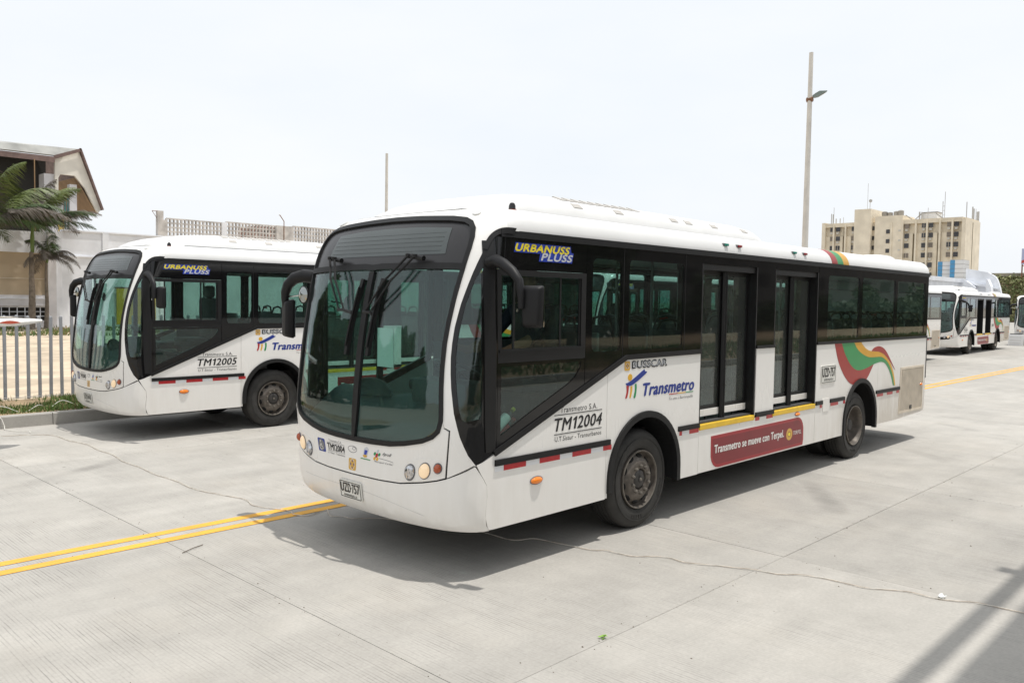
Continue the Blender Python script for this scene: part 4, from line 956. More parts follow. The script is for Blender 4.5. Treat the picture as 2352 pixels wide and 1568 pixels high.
    for y0, y1 in ((0.035, 0.05), (2.45, 2.465)):
        lin = MB()
        if y0 < 1:
            for x0, x1, z0 in ((-0.6, 0.66, 1.21), (0.66, 1.0, 0.955), (2.30, 2.70, 0.955), (3.98, 4.87, 0.955), (4.87, 6.14, 1.21), (6.14, 8.3, 0.955)): MB().box2((x0, y0, z0), (x1-0.002, y1, 1.74)).build('wall_lining', 'interior_grey', bus)
        else:
            for x0, x1, z0 in ((-0.6, 0.66, 1.21), (0.66, 4.87, 0.955), (4.87, 6.14, 1.21), (6.14, 8.3, 0.955)): MB().box2((x0, y0, z0), (x1-0.002, y1, 1.76)).build('wall_lining', 'interior_grey', bus)
    for sg, yb in ((1, 0.0), (-1, 2.5)):
        mb = MB()
        y = lambda d: d if sg > 0 else 2.5-d
        mb.add([(-1.6, y(0.04), 2.72), (8.25, y(0.04), 2.72), (8.25, y(0.42), 2.80), (-1.6, y(0.42), 2.80)], [(0, 1, 2, 3)]); mb.build('ceiling_cove', 'ceiling_white', bus, fix=False)
    # seats
    def seat_mesh():
        mb = MB()
        mb.cbox((0.0, -0.20, 0.40), (0.42, 0.20, 0.47), 0.02)
        v = []
        pr = [(0.38, 0.44), (0.43, 0.60), (0.46, 0.80), (0.48, 0.93), (0.485, 0.97)]
        for j, (x, z) in enumerate(pr):
            wd = 0.20 if j < 3 else (0.185 if j == 3 else 0.15)
            v += [(x, -wd, z), (x, wd, z), (x+0.045, wd, z), (x+0.045, -wd, z)]
        f = [(0, 3, 2, 1), (16, 17, 18, 19)]
        for j in range(4):
            for k in range(4): f.append((4*j+k, 4*j+(k+1) % 4, 4*j+4+(k+1) % 4, 4*j+4+k))
        mb.add(v, f)
        mb.box2((0.10, -0.03, 0.0), (0.30, 0.03, 0.40))
        return mb.mesh('seat', 'seat_grey', 35)
    sm = seat_mesh()
    hm = MB().tube([(0.485, -0.175, 0.80), (0.505, -0.165, 0.97), (0.515, -0.12, 1.06), (0.52, 0.0, 1.085), (0.515, 0.12, 1.06), (0.505, 0.165, 0.97), (0.485, 0.175, 0.80)], 0.016, 8).mesh('grab_handle', 'handle_black', 40)
    tmk = MB().box((0.52, 0.06, 1.045), (0.012, 0.09, 0.03)).mesh('seat_tag', 'lamp_red')
    spots = []
    for k in range(6): spots += [(4.25+0.72*k, 0.32), (4.25+0.72*k, 0.74)]
    for k in range(11): spots += [(0.35+0.72*k, 1.76), (0.35+0.72*k, 2.18)]
    spots += [(-0.25, 0.34), (0.45, 0.34)]
    for i, (x, y) in enumerate(spots):
        o = add_obj('passenger_seat', sm, bus); o.location = (x, y, 0.955+(0.10 if x > 4.1 else 0.02))
        h = add_obj('grab_handle', hm, o)
        if i % 3 == 0: add_obj('seat_tag', tmk, o)
    for x, y, c_ in ((1.0, 0.62, 'rail_metal'), (2.45, 0.40, 'rail_metal'), (3.98, 0.55, 'rail_metal'), (-0.55, 1.45, 'rail_metal'), (1.6, 1.55, 'rail_metal'), (3.0, 1.55, 'rail_metal'), (5.0, 1.5, 'rail_metal'), (6.4, 1.5, 'rail_metal'), (7.6, 1.5, 'rail_metal')):
        MB().tube([(x, y, 0.955), (x, y, 2.78)], 0.017, 8).build('handrail_post', c_, bus, 40)
    for y in (0.75, 1.65): MB().tube([(-0.5, y, 2.62), (8.0, y, 2.62)], 0.016, 8).build('ceiling_rail', 'rail_metal', bus, 40)
    # driver's place
    dpf = [(-2.43, 0.96), (-2.42, 1.07), (-2.34, 1.15), (-2.20, 1.25), (-2.05, 1.34), (-1.92, 1.38), (-1.82, 1.36), (-1.76, 1.28), (-1.74, 0.96)]
    dsh = MB(); ny = 15; rows_ = []
    for k in range(ny):
        y = 0.16+2.18*k/(ny-1); w_ = abs(y-1.25)/1.25; sh_ = 0.40*(1-(1-w_**3.2)**(1/3.2)); rise = 0.05*math.sin(math.pi*k/(ny-1)*2.0)
        rows_ += [(max(x, -2.43)+sh_*max(0, (-1.74-x)/0.69), y, z+(rise if 1.1 < z else 0)) for x, z in dpf]
    m_ = len(dpf)
    dsh.add(rows_, [(i*m_+k, i*m_+(k+1) % m_, (i+1)*m_+(k+1) % m_, (i+1)*m_+k) for i in range(ny-1) for k in range(m_)]+[tuple(range(m_)), tuple((ny-1)*m_+k for k in range(m_))])
    dsh.build('dashboard', 'dash_grey', bus, 50)
    db = MB(); db.cbox((-2.12, 0.30, 1.30), (-1.84, 1.02, 1.56), 0.08); db.build('instrument_binnacle', 'dash_grey', bus, 40)
    gp = MB().lathe([(0.22, 0.0), (0.235, 0.03), (0.22, 0.06), (0.0, 0.065)], (0, 0, 0), 'x', 26); gp.v = [(-2.0+x*0.4, 1.72+y*1.25, 1.36+z*0.55) for x, y, z in gp.v]; gp.build('dash_hump', 'dash_grey', bus, 40)
    MB().cbox((-2.05, 1.25, 0.95), (-1.0, 2.0, 1.24), 0.08).build('engine_cover', 'dash_grey', bus, 40)
    MB().cbox((-0.64, 0.1, 0.955), (-0.60, 1.1, 1.95), 0.01).build('driver_partition', 'interior_grey', bus)
    sw = MB(); cen = Vector((-1.90, 0.62, 1.62)); tl = Matrix.Rotation(R(28), 3, 'Y')
    ringp = [cen+tl @ Vector((0.225*math.cos(2*math.pi*k/28), 0.225*math.sin(2*math.pi*k/28), 0)) for k in range(29)]
    sw.tube(ringp, 0.016, 8, cap=False)
    for a in (0.3, 2.4, 4.4): sw.tube([cen, cen+tl @ Vector((0.22*math.cos(a), 0.22*math.sin(a), 0))], 0.012, 6)
    sw.tube([cen, cen+tl @ Vector((0, 0, -0.45))], 0.03, 8); sw.build('steering_wheel', 'handle_black', bus, 40)
    ds = MB(); ds.cbox((-1.36, 0.36, 1.40), (-0.88, 0.86, 1.54), 0.04); ds.cbox((-0.93, 0.37, 1.48), (-0.79, 0.85, 2.20), 0.05); ds.cbox((-0.89, 0.48, 2.20), (-0.80, 0.74, 2.40), 0.04); ds.cbox((-1.25, 0.45, 0.955), (-0.95, 0.77, 1.40), 0.03)
    ds.build('driver_seat', 'seat_grey', bus, 40)
    MB().cbox((-1.3, 1.55, 1.30), (-0.85, 2.05, 1.42), 0.04).build('guide_seat', 'seat_grey', bus, 40)
    pw = MB().lathe([(0.0, -0.006), (0.07, -0.004), (0.074, 0.0), (0.07, 0.008), (0.0, 0.010)], (-2.0, 2.12, 2.185), 'x', 24).build('inside_mirror', 'handle_black', bus, 40)
    MB().tube([(-2.0, 2.19, 2.185), (-2.02, 2.38, 2.20)], 0.008, 6).build('inside_mirror_stalk', 'handle_black', pw)
    return bus
# ------------------------------------------------------------------ setting: ground
def concrete(name, base, groove=True, tint=(1.0, 0.955, 0.875)):
    m, n, l, b = nodes_of(name)
    g = n.new('ShaderNodeNewGeometry'); sx = n.new('ShaderNodeSeparateXYZ'); l.new(g.outputs['Position'], sx.inputs[0])
    oi = n.new('ShaderNodeObjectInfo')
    def noise(scale, detail=6, rough=0.6, vec=None):
        t = n.new('ShaderNodeTexNoise'); t.inputs['Scale'].default_value = scale; t.inputs['Detail'].default_value = detail; t.inputs['Roughness'].default_value = rough
        l.new(vec if vec is not None else g.outputs['Position'], t.inputs['Vector']); return t.outputs['Fac']
    big, mid, fine = noise(0.35, 4), noise(1.7, 8, 0.62), noise(38, 5, 0.7)
    mp = n.new('ShaderNodeMapping'); mp.inputs['Scale'].default_value = (0.25, 2.2, 1); l.new(g.outputs['Position'], mp.inputs['Vector'])
    tracks = noise(0.8, 5, 0.6, mp.outputs[0])
    v = mathn(n, l, 'MULTIPLY_ADD', big, 0.22, 0.78)
    v = mathn(n, l, 'MULTIPLY', v, mathn(n, l, 'MULTIPLY_ADD', mid, 0.50, 0.75))
    v = mathn(n, l, 'MULTIPLY', v, mathn(n, l, 'MULTIPLY_ADD', tracks, 0.36, 0.82))
    v = mathn(n, l, 'MULTIPLY', v, mathn(n, l, 'MULTIPLY_ADD', fine, 0.44, 0.78))
    v = mathn(n, l, 'MULTIPLY', v, mathn(n, l, 'MULTIPLY_ADD', oi.outputs['Random'], 0.15, 0.935))
    # faint curved tyre scuffs
    wv = n.new('ShaderNodeTexWave'); wv.wave_type = 'RINGS'; wv.rings_direction = 'Z'; wv.inputs['Scale'].default_value = 0.11; wv.inputs['Distortion'].default_value = 5.0; wv.inputs['Detail'].default_value = 2.0; wv.inputs['Detail Scale'].default_value = 0.6
    mp2 = n.new('ShaderNodeMapping'); mp2.inputs['Location'].default_value = (9.0, -14.0, 0); l.new(g.outputs['Position'], mp2.inputs['Vector']); l.new(mp2.outputs[0], wv.inputs['Vector'])
    sc = n.new('ShaderNodeMapRange'); sc.inputs[1].default_value = 0.965; sc.inputs[2].default_value = 1.0; sc.inputs[3].default_value = 0.0; sc.inputs[4].default_value = 0.26; l.new(wv.outputs['Fac'], sc.inputs[0])
    patch = n.new('ShaderNodeMapRange'); patch.inputs[1].default_value = 0.52; patch.inputs[2].default_value = 0.70; l.new(noise(0.55, 3), patch.inputs[0])
    v = mathn(n, l, 'MULTIPLY', v, mathn(n, l, 'SUBTRACT', 1.0, mathn(n, l, 'MULTIPLY', sc.outputs[0], patch.outputs[0])))
    # oil drips and dark specks
    vo = n.new('ShaderNodeTexVoronoi'); vo.inputs['Scale'].default_value = 1.1; l.new(g.outputs['Position'], vo.inputs['Vector'])
    sp = n.new('ShaderNodeMapRange'); sp.inputs[1].default_value = 0.012; sp.inputs[2].default_value = 0.035; sp.inputs[3].default_value = 0.55; sp.inputs[4].default_value = 1.0; l.new(vo.outputs['Distance'], sp.inputs[0])
    v = mathn(n, l, 'MULTIPLY', v, sp.outputs[0])
    bh = mathn(n, l, 'MULTIPLY', fine, 0.35)
    if groove:
        # tined texture: shallow grooves across the lane, uneven spacing and wear
        wob = mathn(n, l, 'ADD', mathn(n, l, 'MULTIPLY', noise(1.4, 3), 0.022), mathn(n, l, 'MULTIPLY', noise(0.5, 2), 0.035))
        xg = mathn(n, l, 'ADD', sx.outputs['X'], wob)
        s1 = mathn(n, l, 'SINE', mathn(n, l, 'MULTIPLY', xg, 2*math.pi/0.026))
        gr = n.new('ShaderNodeMapRange'); gr.inputs[1].default_value = 0.35; gr.inputs[2].default_value = 0.95; gr.inputs[3].default_value = 0.0; gr.inputs[4].default_value = 1.0; l.new(s1, gr.inputs[0])
        wear = n.new('ShaderNodeMapRange'); wear.inputs[1].default_value = 0.42; wear.inputs[2].default_value = 0.60; wear.inputs[3].default_value = 0.10; wear.inputs[4].default_value = 1.0; l.new(noise(0.9, 5, 0.65), wear.inputs[0])
        brk = n.new('ShaderNodeMapRange'); brk.inputs[1].default_value = 0.44; brk.inputs[2].default_value = 0.58; mp3 = n.new('ShaderNodeMapping'); mp3.inputs['Scale'].default_value = (26, 1.6, 1); l.new(g.outputs['Position'], mp3.inputs['Vector']); l.new(noise(1.0, 4, 0.6, mp3.outputs[0]), brk.inputs[0])
        gw = mathn(n, l, 'MULTIPLY', mathn(n, l, 'MULTIPLY', gr.outputs[0], wear.outputs[0]), mathn(n, l, 'MULTIPLY_ADD', brk.outputs[0], 0.8, 0.2))
        v = mathn(n, l, 'MULTIPLY', v, mathn(n, l, 'SUBTRACT', 1.0, mathn(n, l, 'MULTIPLY', gw, 0.36)))
        bh = mathn(n, l, 'SUBTRACT', bh, mathn(n, l, 'MULTIPLY', gw, 0.8))
    cm = n.new('ShaderNodeCombineColor')
    for i, t in enumerate(tint): l.new(mathn(n, l, 'MULTIPLY', v, base*t), cm.inputs[i])
    # warm dust in patches
    mx = n.new('ShaderNodeMix'); mx.data_type = 'RGBA'; mx.inputs[7].default_value = (base*1.0, base*0.92, base*0.80, 1)
    l.new(cm.outputs[0], mx.inputs[6]); df = n.new('ShaderNodeMapRange'); df.inputs[1].default_value = 0.5; df.inputs[2].default_value = 0.75; df.inputs[4].default_value = 0.35; l.new(noise(0.8, 6), df.inputs[0]); l.new(df.outputs[0], mx.inputs[0])
    l.new(mx.outputs[2], b.inputs['Base Color']); b.inputs['Roughness'].default_value = 0.82; b.inputs['Specular IOR Level'].default_value = 0.35
    bp = n.new('ShaderNodeBump'); bp.inputs['Strength'].default_value = 0.35; bp.inputs['Distance'].default_value = 0.004
    l.new(bh, bp.inputs['Height']); l.new(bp.outputs['Normal'], b.inputs['Normal'])
concrete('concrete', 0.43)
simple('joint_fill', (0.40, 0.36, 0.30), 0.9, vary=0.3, scale=3)
concrete('kerb_concrete', 0.40, groove=False)
def worn_paint():
    m, n, l, b = nodes_of('line_yellow')
    g = n.new('ShaderNodeNewGeometry'); b.inputs['Roughness'].default_value = 0.65
    def nz(sc, det=6):
        t = n.new('ShaderNodeTexNoise'); t.inputs['Scale'].default_value = sc; t.inputs['Detail'].default_value = det; t.inputs['Roughness'].default_value = 0.65; l.new(g.outputs['Position'], t.inputs['Vector']); return t.outputs['Fac']
    r = n.new('ShaderNodeValToRGB'); r.color_ramp.elements[0].position = 0.3; r.color_ramp.elements[0].color = (0.66, 0.34, 0.05, 1); r.color_ramp.elements[1].position = 0.65; r.color_ramp.elements[1].color = (0.82, 0.43, 0.05, 1)
    l.new(nz(2.3), r.inputs['Fac'])
    k = n.new('ShaderNodeMapRange'); k.inputs[1].default_value = 0.57; k.inputs[2].default_value = 0.70; k.inputs[4].default_value = 0.75; l.new(nz(11, 9), k.inputs[0])
    k2 = n.new('ShaderNodeMapRange'); k2.inputs[1].default_value = 0.45; k2.inputs[2].default_value = 0.65; l.new(nz(0.7, 3), k2.inputs[0])
    mx = n.new('ShaderNodeMix'); mx.data_type = 'RGBA'; l.new(mathn(n, l, 'MULTIPLY', k.outputs[0], k2.outputs[0]), mx.inputs[0]); l.new(r.outputs['Color'], mx.inputs[6]); mx.inputs[7].default_value = (0.40, 0.36, 0.29, 1); l.new(mx.outputs[2], b.inputs['Base Color'])
worn_paint()
simple('sand', (0.53, 0.435, 0.32), 0.95, vary=0.35, scale=0.9, bump=0.8, bscale=5)
simple('soil', (0.30, 0.22, 0.13), 0.95, vary=0.4, scale=3, bump=0.6, bscale=20)
simple('grass_a', (0.095, 0.165, 0.035), 0.7, vary=0.4, scale=2)
simple('grass_dry', (0.25, 0.20, 0.09), 0.8, vary=0.3, scale=2)
simple('wall_white', (0.80, 0.82, 0.86), 0.85, vary=0.16, scale=0.8, bump=0.3, bscale=6)
simple('wall_pink', (0.68, 0.665, 0.675), 0.85, vary=0.14, scale=1.2)
simple('lattice_grey', (0.58, 0.555, 0.53), 0.9, vary=0.3, scale=2)
simple('beige_panel', (0.50, 0.40, 0.28), 0.8, vary=0.12, scale=0.7)
simple('gable_cream', (0.74, 0.70, 0.62), 0.85, vary=0.16, scale=1.2)
simple('fascia_brown', (0.18, 0.12, 0.105), 0.7, vary=0.3, scale=3)
simple('roof_sheet', (0.36, 0.36, 0.34), 0.8, vary=0.4, scale=0.8)
simple('soffit_brown', (0.30, 0.19, 0.10), 0.8, vary=0.2, scale=2)
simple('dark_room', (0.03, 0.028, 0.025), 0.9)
simple('teal_frame', (0.05, 0.22, 0.22), 0.5)
simple('panel_yellow', (0.66, 0.50, 0.14), 0.7)
simple('galvanised', (0.29, 0.30, 0.315), 0.55, metal=0.0, vary=0.15, scale=5)
simple('trunk_grey', (0.20, 0.165, 0.13), 0.9, vary=0.4, scale=6, bump=0.8, bscale=16)
simple('crownshaft', (0.13, 0.19, 0.04), 0.5, vary=0.3, scale=4)
simple('frond_green', (0.05, 0.09, 0.02), 0.5, vary=0.45, scale=1.5)
simple('frond_lime', (0.11, 0.145, 0.03), 0.5, vary=0.4, scale=1.5)
simple('frond_dry', (0.135, 0.115, 0.095), 0.7, vary=0.35, scale=1.5)
simple('apt_beige', (0.72, 0.64, 0.505), 0.85, vary=0.16, scale=0.4)
simple('apt_light', (0.77, 0.69, 0.555), 0.85, vary=0.14, scale=0.4)
simple('apt_dark', (0.20, 0.16, 0.10), 0.9)
simple('apt_glass', (0.045, 0.045, 0.05), 0.2, vary=0.5, scale=0.3)
simple('apt_shade', (0.22, 0.19, 0.16), 0.8, vary=0.3, scale=0.5)
simple('ac_white', (0.55, 0.53, 0.48), 0.6)
simple('tank_grey', (0.30, 0.28, 0.25), 0.6, vary=0.2, scale=0.5)
simple('antenna_grey', (0.45, 0.44, 0.42), 0.5)
simple('clad_white', (0.74, 0.74, 0.74), 0.7, vary=0.1, scale=0.4)
simple('clad_blue', (0.08, 0.30, 0.55), 0.6)
simple('pole_concrete', (0.64, 0.61, 0.56), 0.8, vary=0.15, scale=1.5)
simple('lamp_metal', (0.20, 0.24, 0.22), 0.5, metal=0.3)
simple('ivy_a', (0.17, 0.20, 0.075), 0.7, vary=0.5, scale=0.6)
simple('ivy_b', (0.29, 0.30, 0.14), 0.7, vary=0.4, scale=0.6)
simple('rock', (0.34, 0.31, 0.25), 0.9, vary=0.35, scale=0.5)
simple('billboard_face', (0.42, 0.45, 0.62), 0.5)
simple('billboard_red', (0.45, 0.06, 0.05), 0.5)
simple('rust', (0.22, 0.11, 0.06), 0.8, vary=0.3, scale=2)
simple('brick_red', (0.30, 0.13, 0.09), 0.9, vary=0.3, scale=1)
simple('board_white', (0.80, 0.79, 0.76), 0.3, coat=0.4, vary=0.05, scale=4)
simple('board_deck', (0.62, 0.55, 0.46), 0.8, vary=0.2, scale=14)
simple('board_red', (0.50, 0.10, 0.06), 0.4)
simple('cord', (0.50, 0.42, 0.34), 0.7, vary=0.3, scale=30)
simple('cord_white', (0.72, 0.68, 0.60), 0.7)
simple('leaf_lime', (0.22, 0.40, 0.06), 0.6)
simple('shirt_blue', (0.006, 0.009, 0.022), 0.85)
simple('trousers', (0.02, 0.02, 0.025), 0.85)
simple('skin', (0.25, 0.13, 0.08), 0.6)
simple('hair', (0.012, 0.010, 0.009), 0.6)
simple('label_red', (0.5, 0.03, 0.03), 0.5)
simple('cap_yellow', (0.7, 0.6, 0.05), 0.4)
simple('canopy_steel', (0.40, 0.41, 0.42), 0.5, metal=0.3)
simple('building_grey', (0.14, 0.13, 0.12), 0.9, vary=0.2, scale=0.3)
simple('tree_bark', (0.10, 0.075, 0.05), 0.9, vary=0.3, scale=5)
simple('tree_leaf', (0.045, 0.075, 0.02), 0.6, vary=0.4, scale=1.0)
YG0, YGW = 13.2, 2.4
simple('gate_yellow', (0.70, 0.42, 0.04), 0.5, vary=0.2, scale=1)
simple('cable_white', (0.7, 0.68, 0.62), 0.6)

def struct(o): return tag(o, kind='structure')
g_ = MB().add([(-3000, -3000, -0.007), (3000, -3000, -0.007), (3000, 3000, -0.007), (-3000, 3000, -0.007)], [(0, 1, 2, 3)]).build('ground', 'joint_fill', fix=False); struct(g_)
pave = empty('pavement'); struct(pave)
XJ0, DXJ = 0.21, 3.745
YJ = [-9.85, -5.62, -1.39, 2.85, 7.2, 11.6]
slab_mesh = {}
for j in range(len(YJ)-1):
    ly = YJ[j+1]-YJ[j]
    mb = MB().cbox((-(DXJ-0.005)/2, -(ly-0.005)/2, -0.20), ((DXJ-0.005)/2, (ly-0.005)/2, 0.0), 0.003)
    slab_mesh[j] = mb.mesh('slab', 'concrete', 30)
    for k in range(-4, 15):
        o = add_obj('slab', slab_mesh[j], pave); o.location = (XJ0+DXJ*(k+0.5), (YJ[j]+YJ[j+1])/2, rnd.uniform(-0.0012, 0.0012))
# beyond the joints one can tell apart the paving is one sheet
far_p = MB().add([(56.385, -9.845, 0.0), (400, -9.845, 0.0), (400, 30, 0.0), (56.385, 30, 0.0)], [(0, 1, 2, 3)]).build('far_pavement', 'concrete', fix=False); struct(far_p)
def long_line(x0, x1, y0, y1, name='lane_line'):
    n = int((x1-x0)/0.9); vs = []
    for k in range(n+1):
        x = x0+(x1-x0)*k/n; w = rnd.uniform(-0.004, 0.004)
        vs += [(x, y0+w, 0.004), (x, y1+w, 0.004)]
    return struct(MB().add(vs, [(2*k, 2*k+2, 2*k+3, 2*k+1) for k in range(n)]).build(name, 'line_yellow', fix=False))
long_line(-12, 170, 2.965, 3.085); long_line(-12, 170, 2.715, 2.835)
# kerb, verge and sandy lot on the left (they run 2.4 degrees off the lane)
KA = 0.012
def KY(x, y): return y+(x+2.0)*KA
kerb = empty('kerb', (0, 0, 0)); struct(kerb)
for k in range(-4, 12):
    x0, x1 = -2.02+1.9*k, -2.02+1.9*(k+1)-0.012
    mb = MB()
    prof = [(0, 0.0), (0.012, 0.185), (0.03, 0.203), (0.15, 0.203), (0.15, 0.0)]
    vs = [(x, KY(x, 10.68)+d, z) for x in (x0, x1) for d, z in prof]; n = len(prof)
    mb.add(vs, [(i, i+1, n+i+1, n+i) for i in range(n-1)]+[tuple(range(n)), tuple(range(2*n-1, n-1, -1))]); mb.build('kerb_stone', 'kerb_concrete', kerb, 30)
def sheet(name, pts, z, mat, sub=0, amp=0.0):
    mb = MB(); 
    if not sub: return struct(mb.add([(x, y, z) for x, y in pts], [(0, 1, 2, 3)]).build(name, mat, fix=False))
    (x0, y0), (x1, y1), (x2, y2), (x3, y3) = pts; vs = []
    for j in range(sub+1):
        for i in range(sub+1):
            u, v = i/sub, j/sub
            x = (x0*(1-u)+x1*u)*(1-v)+(x3*(1-u)+x2*u)*v; y = (y0*(1-u)+y1*u)*(1-v)+(y3*(1-u)+y2*u)*v
            vs.append((x, y, z+rnd.uniform(-amp, amp)))
    return struct(mb.add(vs, [(j*(sub+1)+i, j*(sub+1)+i+1, (j+1)*(sub+1)+i+1, (j+1)*(sub+1)+i) for j in range(sub) for i in range(sub)]).build(name, mat, None, 60, fix=False))
sheet('verge', [(-12, KY(-12, 10.83)), (19, KY(19, 10.83)), (19, KY(19, 13.05)), (-12, KY(-12, 13.05))], 0.19, 'soil', 40, 0.02)
sheet('sand_lot', [(-6, KY(-6, 13.05)), (48, KY(48, 13.05)), (48, 56), (-6, 56)], 0.195, 'sand', 70, 0.05)
sheet('edge_strip', [(-12, KY(-12, 13.0)), (19, KY(19, 13.0)), (19, KY(19, 13.06)), (-12, KY(-12, 13.06))], 0.235, 'kerb_concrete')
def blades(name, spots, mats, h, w, label, cat):
    obs = []
    for mi, mt in enumerate(mats):
        mb = MB(); vs = []; fs = []
        for (x, y, z, q) in spots:
            if q != mi: continue
            a = rnd.uniform(0, 6.28); hh = h*rnd.uniform(0.5, 1.25); b = len(vs); lx, ly = rnd.uniform(-.5, .5)*hh, rnd.uniform(-.5, .5)*hh
            dx, dy = math.cos(a)*w/2, math.sin(a)*w/2
            vs += [(x-dx, y-dy, z), (x+dx, y+dy, z), (x+lx, y+ly, z+hh)]; fs.append((b, b+1, b+2))
        if vs:
            o = mb.add(vs, fs).build(name, mt, fix=False); tag(o, label[mi], cat, kind='stuff'); obs.append(o)
    return obs
def patchy(x, y, s=1.0): return math.sin(x*1.3*s+1.7)*math.sin(y*2.1*s+0.4)+0.6*math.sin(x*2.9*s-y*1.7*s)
sp_ = []
while len(sp_) < 26000:
    x = rnd.uniform(-5, 12); y = KY(x, rnd.uniform(10.9, 12.98)); d = patchy(x, y)
    if d > rnd.uniform(-1.1, 0.3): sp_.append((x, y, 0.18, 0 if rnd.random() < 0.86 else 1))
blades('grass', sp_, ['grass_a', 'grass_dry'], 0.10, 0.022, ['short green grass in patches on the verge behind the kerb', 'dry straw coloured grass on the verge behind the kerb'], 'grass')
sp_ = []
while len(sp_) < 9000:
    x = rnd.uniform(-6, 34); y = rnd.uniform(37.5, 48); d = patchy(x*0.5, y*0.5)
    if d > rnd.uniform(-0.6, 0.6): sp_.append((x, y, 0.18, 0 if rnd.random() < 0.6 else 1))
blades('field_grass', sp_, ['grass_a', 'grass_dry'], 0.22, 0.09, ['scrubby green grass across the sand lot by the white wall', 'dry grass tufts across the sand lot by the white wall'], 'grass')
# ------------------------------------------------------------------ fence of round posts
fence = empty('post_fence', (-1.5, 13.13, 0.2)); tag(fence, 'row of grey round metal posts standing between the verge and the sand lot', 'fence')
pm = MB().lathe([(0.0, 1.60), (0.018, 1.597), (0.027, 1.588), (0.031, 1.57), (0.032, 0.0)], (0, 0, 0), 'z', 14).mesh('post', 'galvanised', 40)
for k in range(-10, 60):
    o = add_obj('post', pm, fence); x = 0.2*k; o.location = (x, (x)*KA+rnd.uniform(-0.008, 0.008), rnd.uniform(-0.02, 0.012)); o.rotation_euler = (rnd.uniform(-.008, .008), rnd.uniform(-.008, .008), 0)
# ------------------------------------------------------------------ board on a rack at the left edge
rack = empty('board_rack', (-4.3, 8.6, 0)); tag(rack, 'metal trestle rack under the white board, beyond the left edge', 'rack')
for x in (-0.35, 0.55):
    for y in (-0.3, 0.3): MB().tube([(x, y*1.2, 0), (x, y*0.5, 1.70)], 0.02, 8).build('rack_leg', 'galvanised', rack, 40)
    MB().tube([(x, -0.36, 1.715), (x, 0.36, 1.715)], 0.022, 8).build('rack_bar', 'galvanised', rack, 40)
def board():
    st = []
    for k in range(15):
        t = k/14; x = -2.80-2.6*t
        hw = 0.30*(math.sin(math.pi*min(1, t*0.95+0.04)))**0.55*(1 if t > 0.02 else 0.35)
        th = 0.075*min(1, 0.35+t*5); rise = 0.03*(1-t)**3
        st.append((x, hw, th, rise))
    vs = []; m = 12
    for x, hw, th, rise in st:
        for k in range(m):
            a = 2*math.pi*k/m; vs.append((x, 8.6+hw*math.copysign(abs(math.cos(a))**0.7, math.cos(a)), 1.80+rise+th*math.copysign(abs(math.sin(a))**0.8, math.sin(a))*(0.8 if math.sin(a) < 0 else 0.9)))
    fs = [(i*m+k, i*m+(k+1) % m, (i+1)*m+(k+1) % m, (i+1)*m+k) for i in range(len(st)-1) for k in range(m)]+[tuple(range(m)), tuple((len(st)-1)*m+k for k in range(m))]
    o = MB().add(vs, fs).build('surfboard', 'board_white', None, 50)
    tag(o, 'white pointed board with red flashes jutting in at the left edge', 'board')
    dk = []
    for x, hw, th, rise in st[1:-1]: dk += [(x, 8.6-hw*0.62, 1.80+rise+th*0.9+0.003), (x, 8.6+hw*0.62, 1.80+rise+th*0.9+0.003)]
    MB().add(dk, [(2*i, 2*i+2, 2*i+3, 2*i+1) for i in range(len(dk)//2-1)]).build('deck_grip', 'board_deck', o, fix=False)
    for x0, x1 in ((-3.12, -3.42), (-3.55, -3.95)):
        n = 8; a = []; b = []
        for k in range(n+1):
            t = k/n; x = x0+(x1-x0)*t; i = np.interp(-x, [-q[0] for q in st], range(len(st))); hw = np.interp(-x, [-q[0] for q in st], [q[1] for q in st]); hh = 0.030*math.sin(math.pi*t)
            a.append((x, 8.6-hw*0.985-0.004, 1.815+hh)); b.append((x, 8.6-hw*0.985-0.004, 1.815-hh*0.6))
        MB().add(a+b, [(i, i+1, n+1+i+1, n+1+i) for i in range(n)]).build('red_flash', 'board_red', o, fix=False)
board()
# ------------------------------------------------------------------ white boundary wall with lattice
wall = empty('boundary_wall', (25, 48.5, 0)); tag(wall, 'long white rendered wall with a pierced block lattice along its top', 'wall')
def wbox(nm, a, b, mat, par=None): return MB().box2([a[0]-par.location.x, a[1]-par.location.y, a[2]-par.location.z], [b[0]-par.location.x, b[1]-par.location.y, b[2]-par.location.z]).build(nm, mat, par)
wbox('wall_face', (10.15, 48.5, 0), (52, 48.75, 5.90), 'wall_white', wall)
wbox('wall_ledge', (10.15, 48.42, 4.38), (52, 48.5, 4.46), 'wall_white', wall)
wbox('wall_coping', (10.15, 48.42, 5.90), (52, 48.80, 5.98), 'wall_white', wall)
for x in (12.6, 16.1, 20.3, 25.0, 29.6, 34, 38.5): wbox('wall_pilaster', (x-0.18, 48.40, 0), (x+0.18, 48.5, 5.89), 'wall_white', wall)
wbox('lattice_pillar', (15.80, 48.45, 5.98), (16.42, 48.75, 7.02), 'lattice_grey', wall)
wbox('lattice_post', (15.80, 48.47, 7.02), (16.18, 48.73, 7.58), 'lattice_grey', wall)
mb = MB().tube([(15.83-25, 0.1, 7.55), (15.50-25, 0.1, 7.55)], 0.02, 6).tube([(15.50-25, 0.1, 7.55), (15.82-25, 0.1, 7.08)], 0.016, 6); mb.build('bracket', 'rust', wall)
xs = 16.42
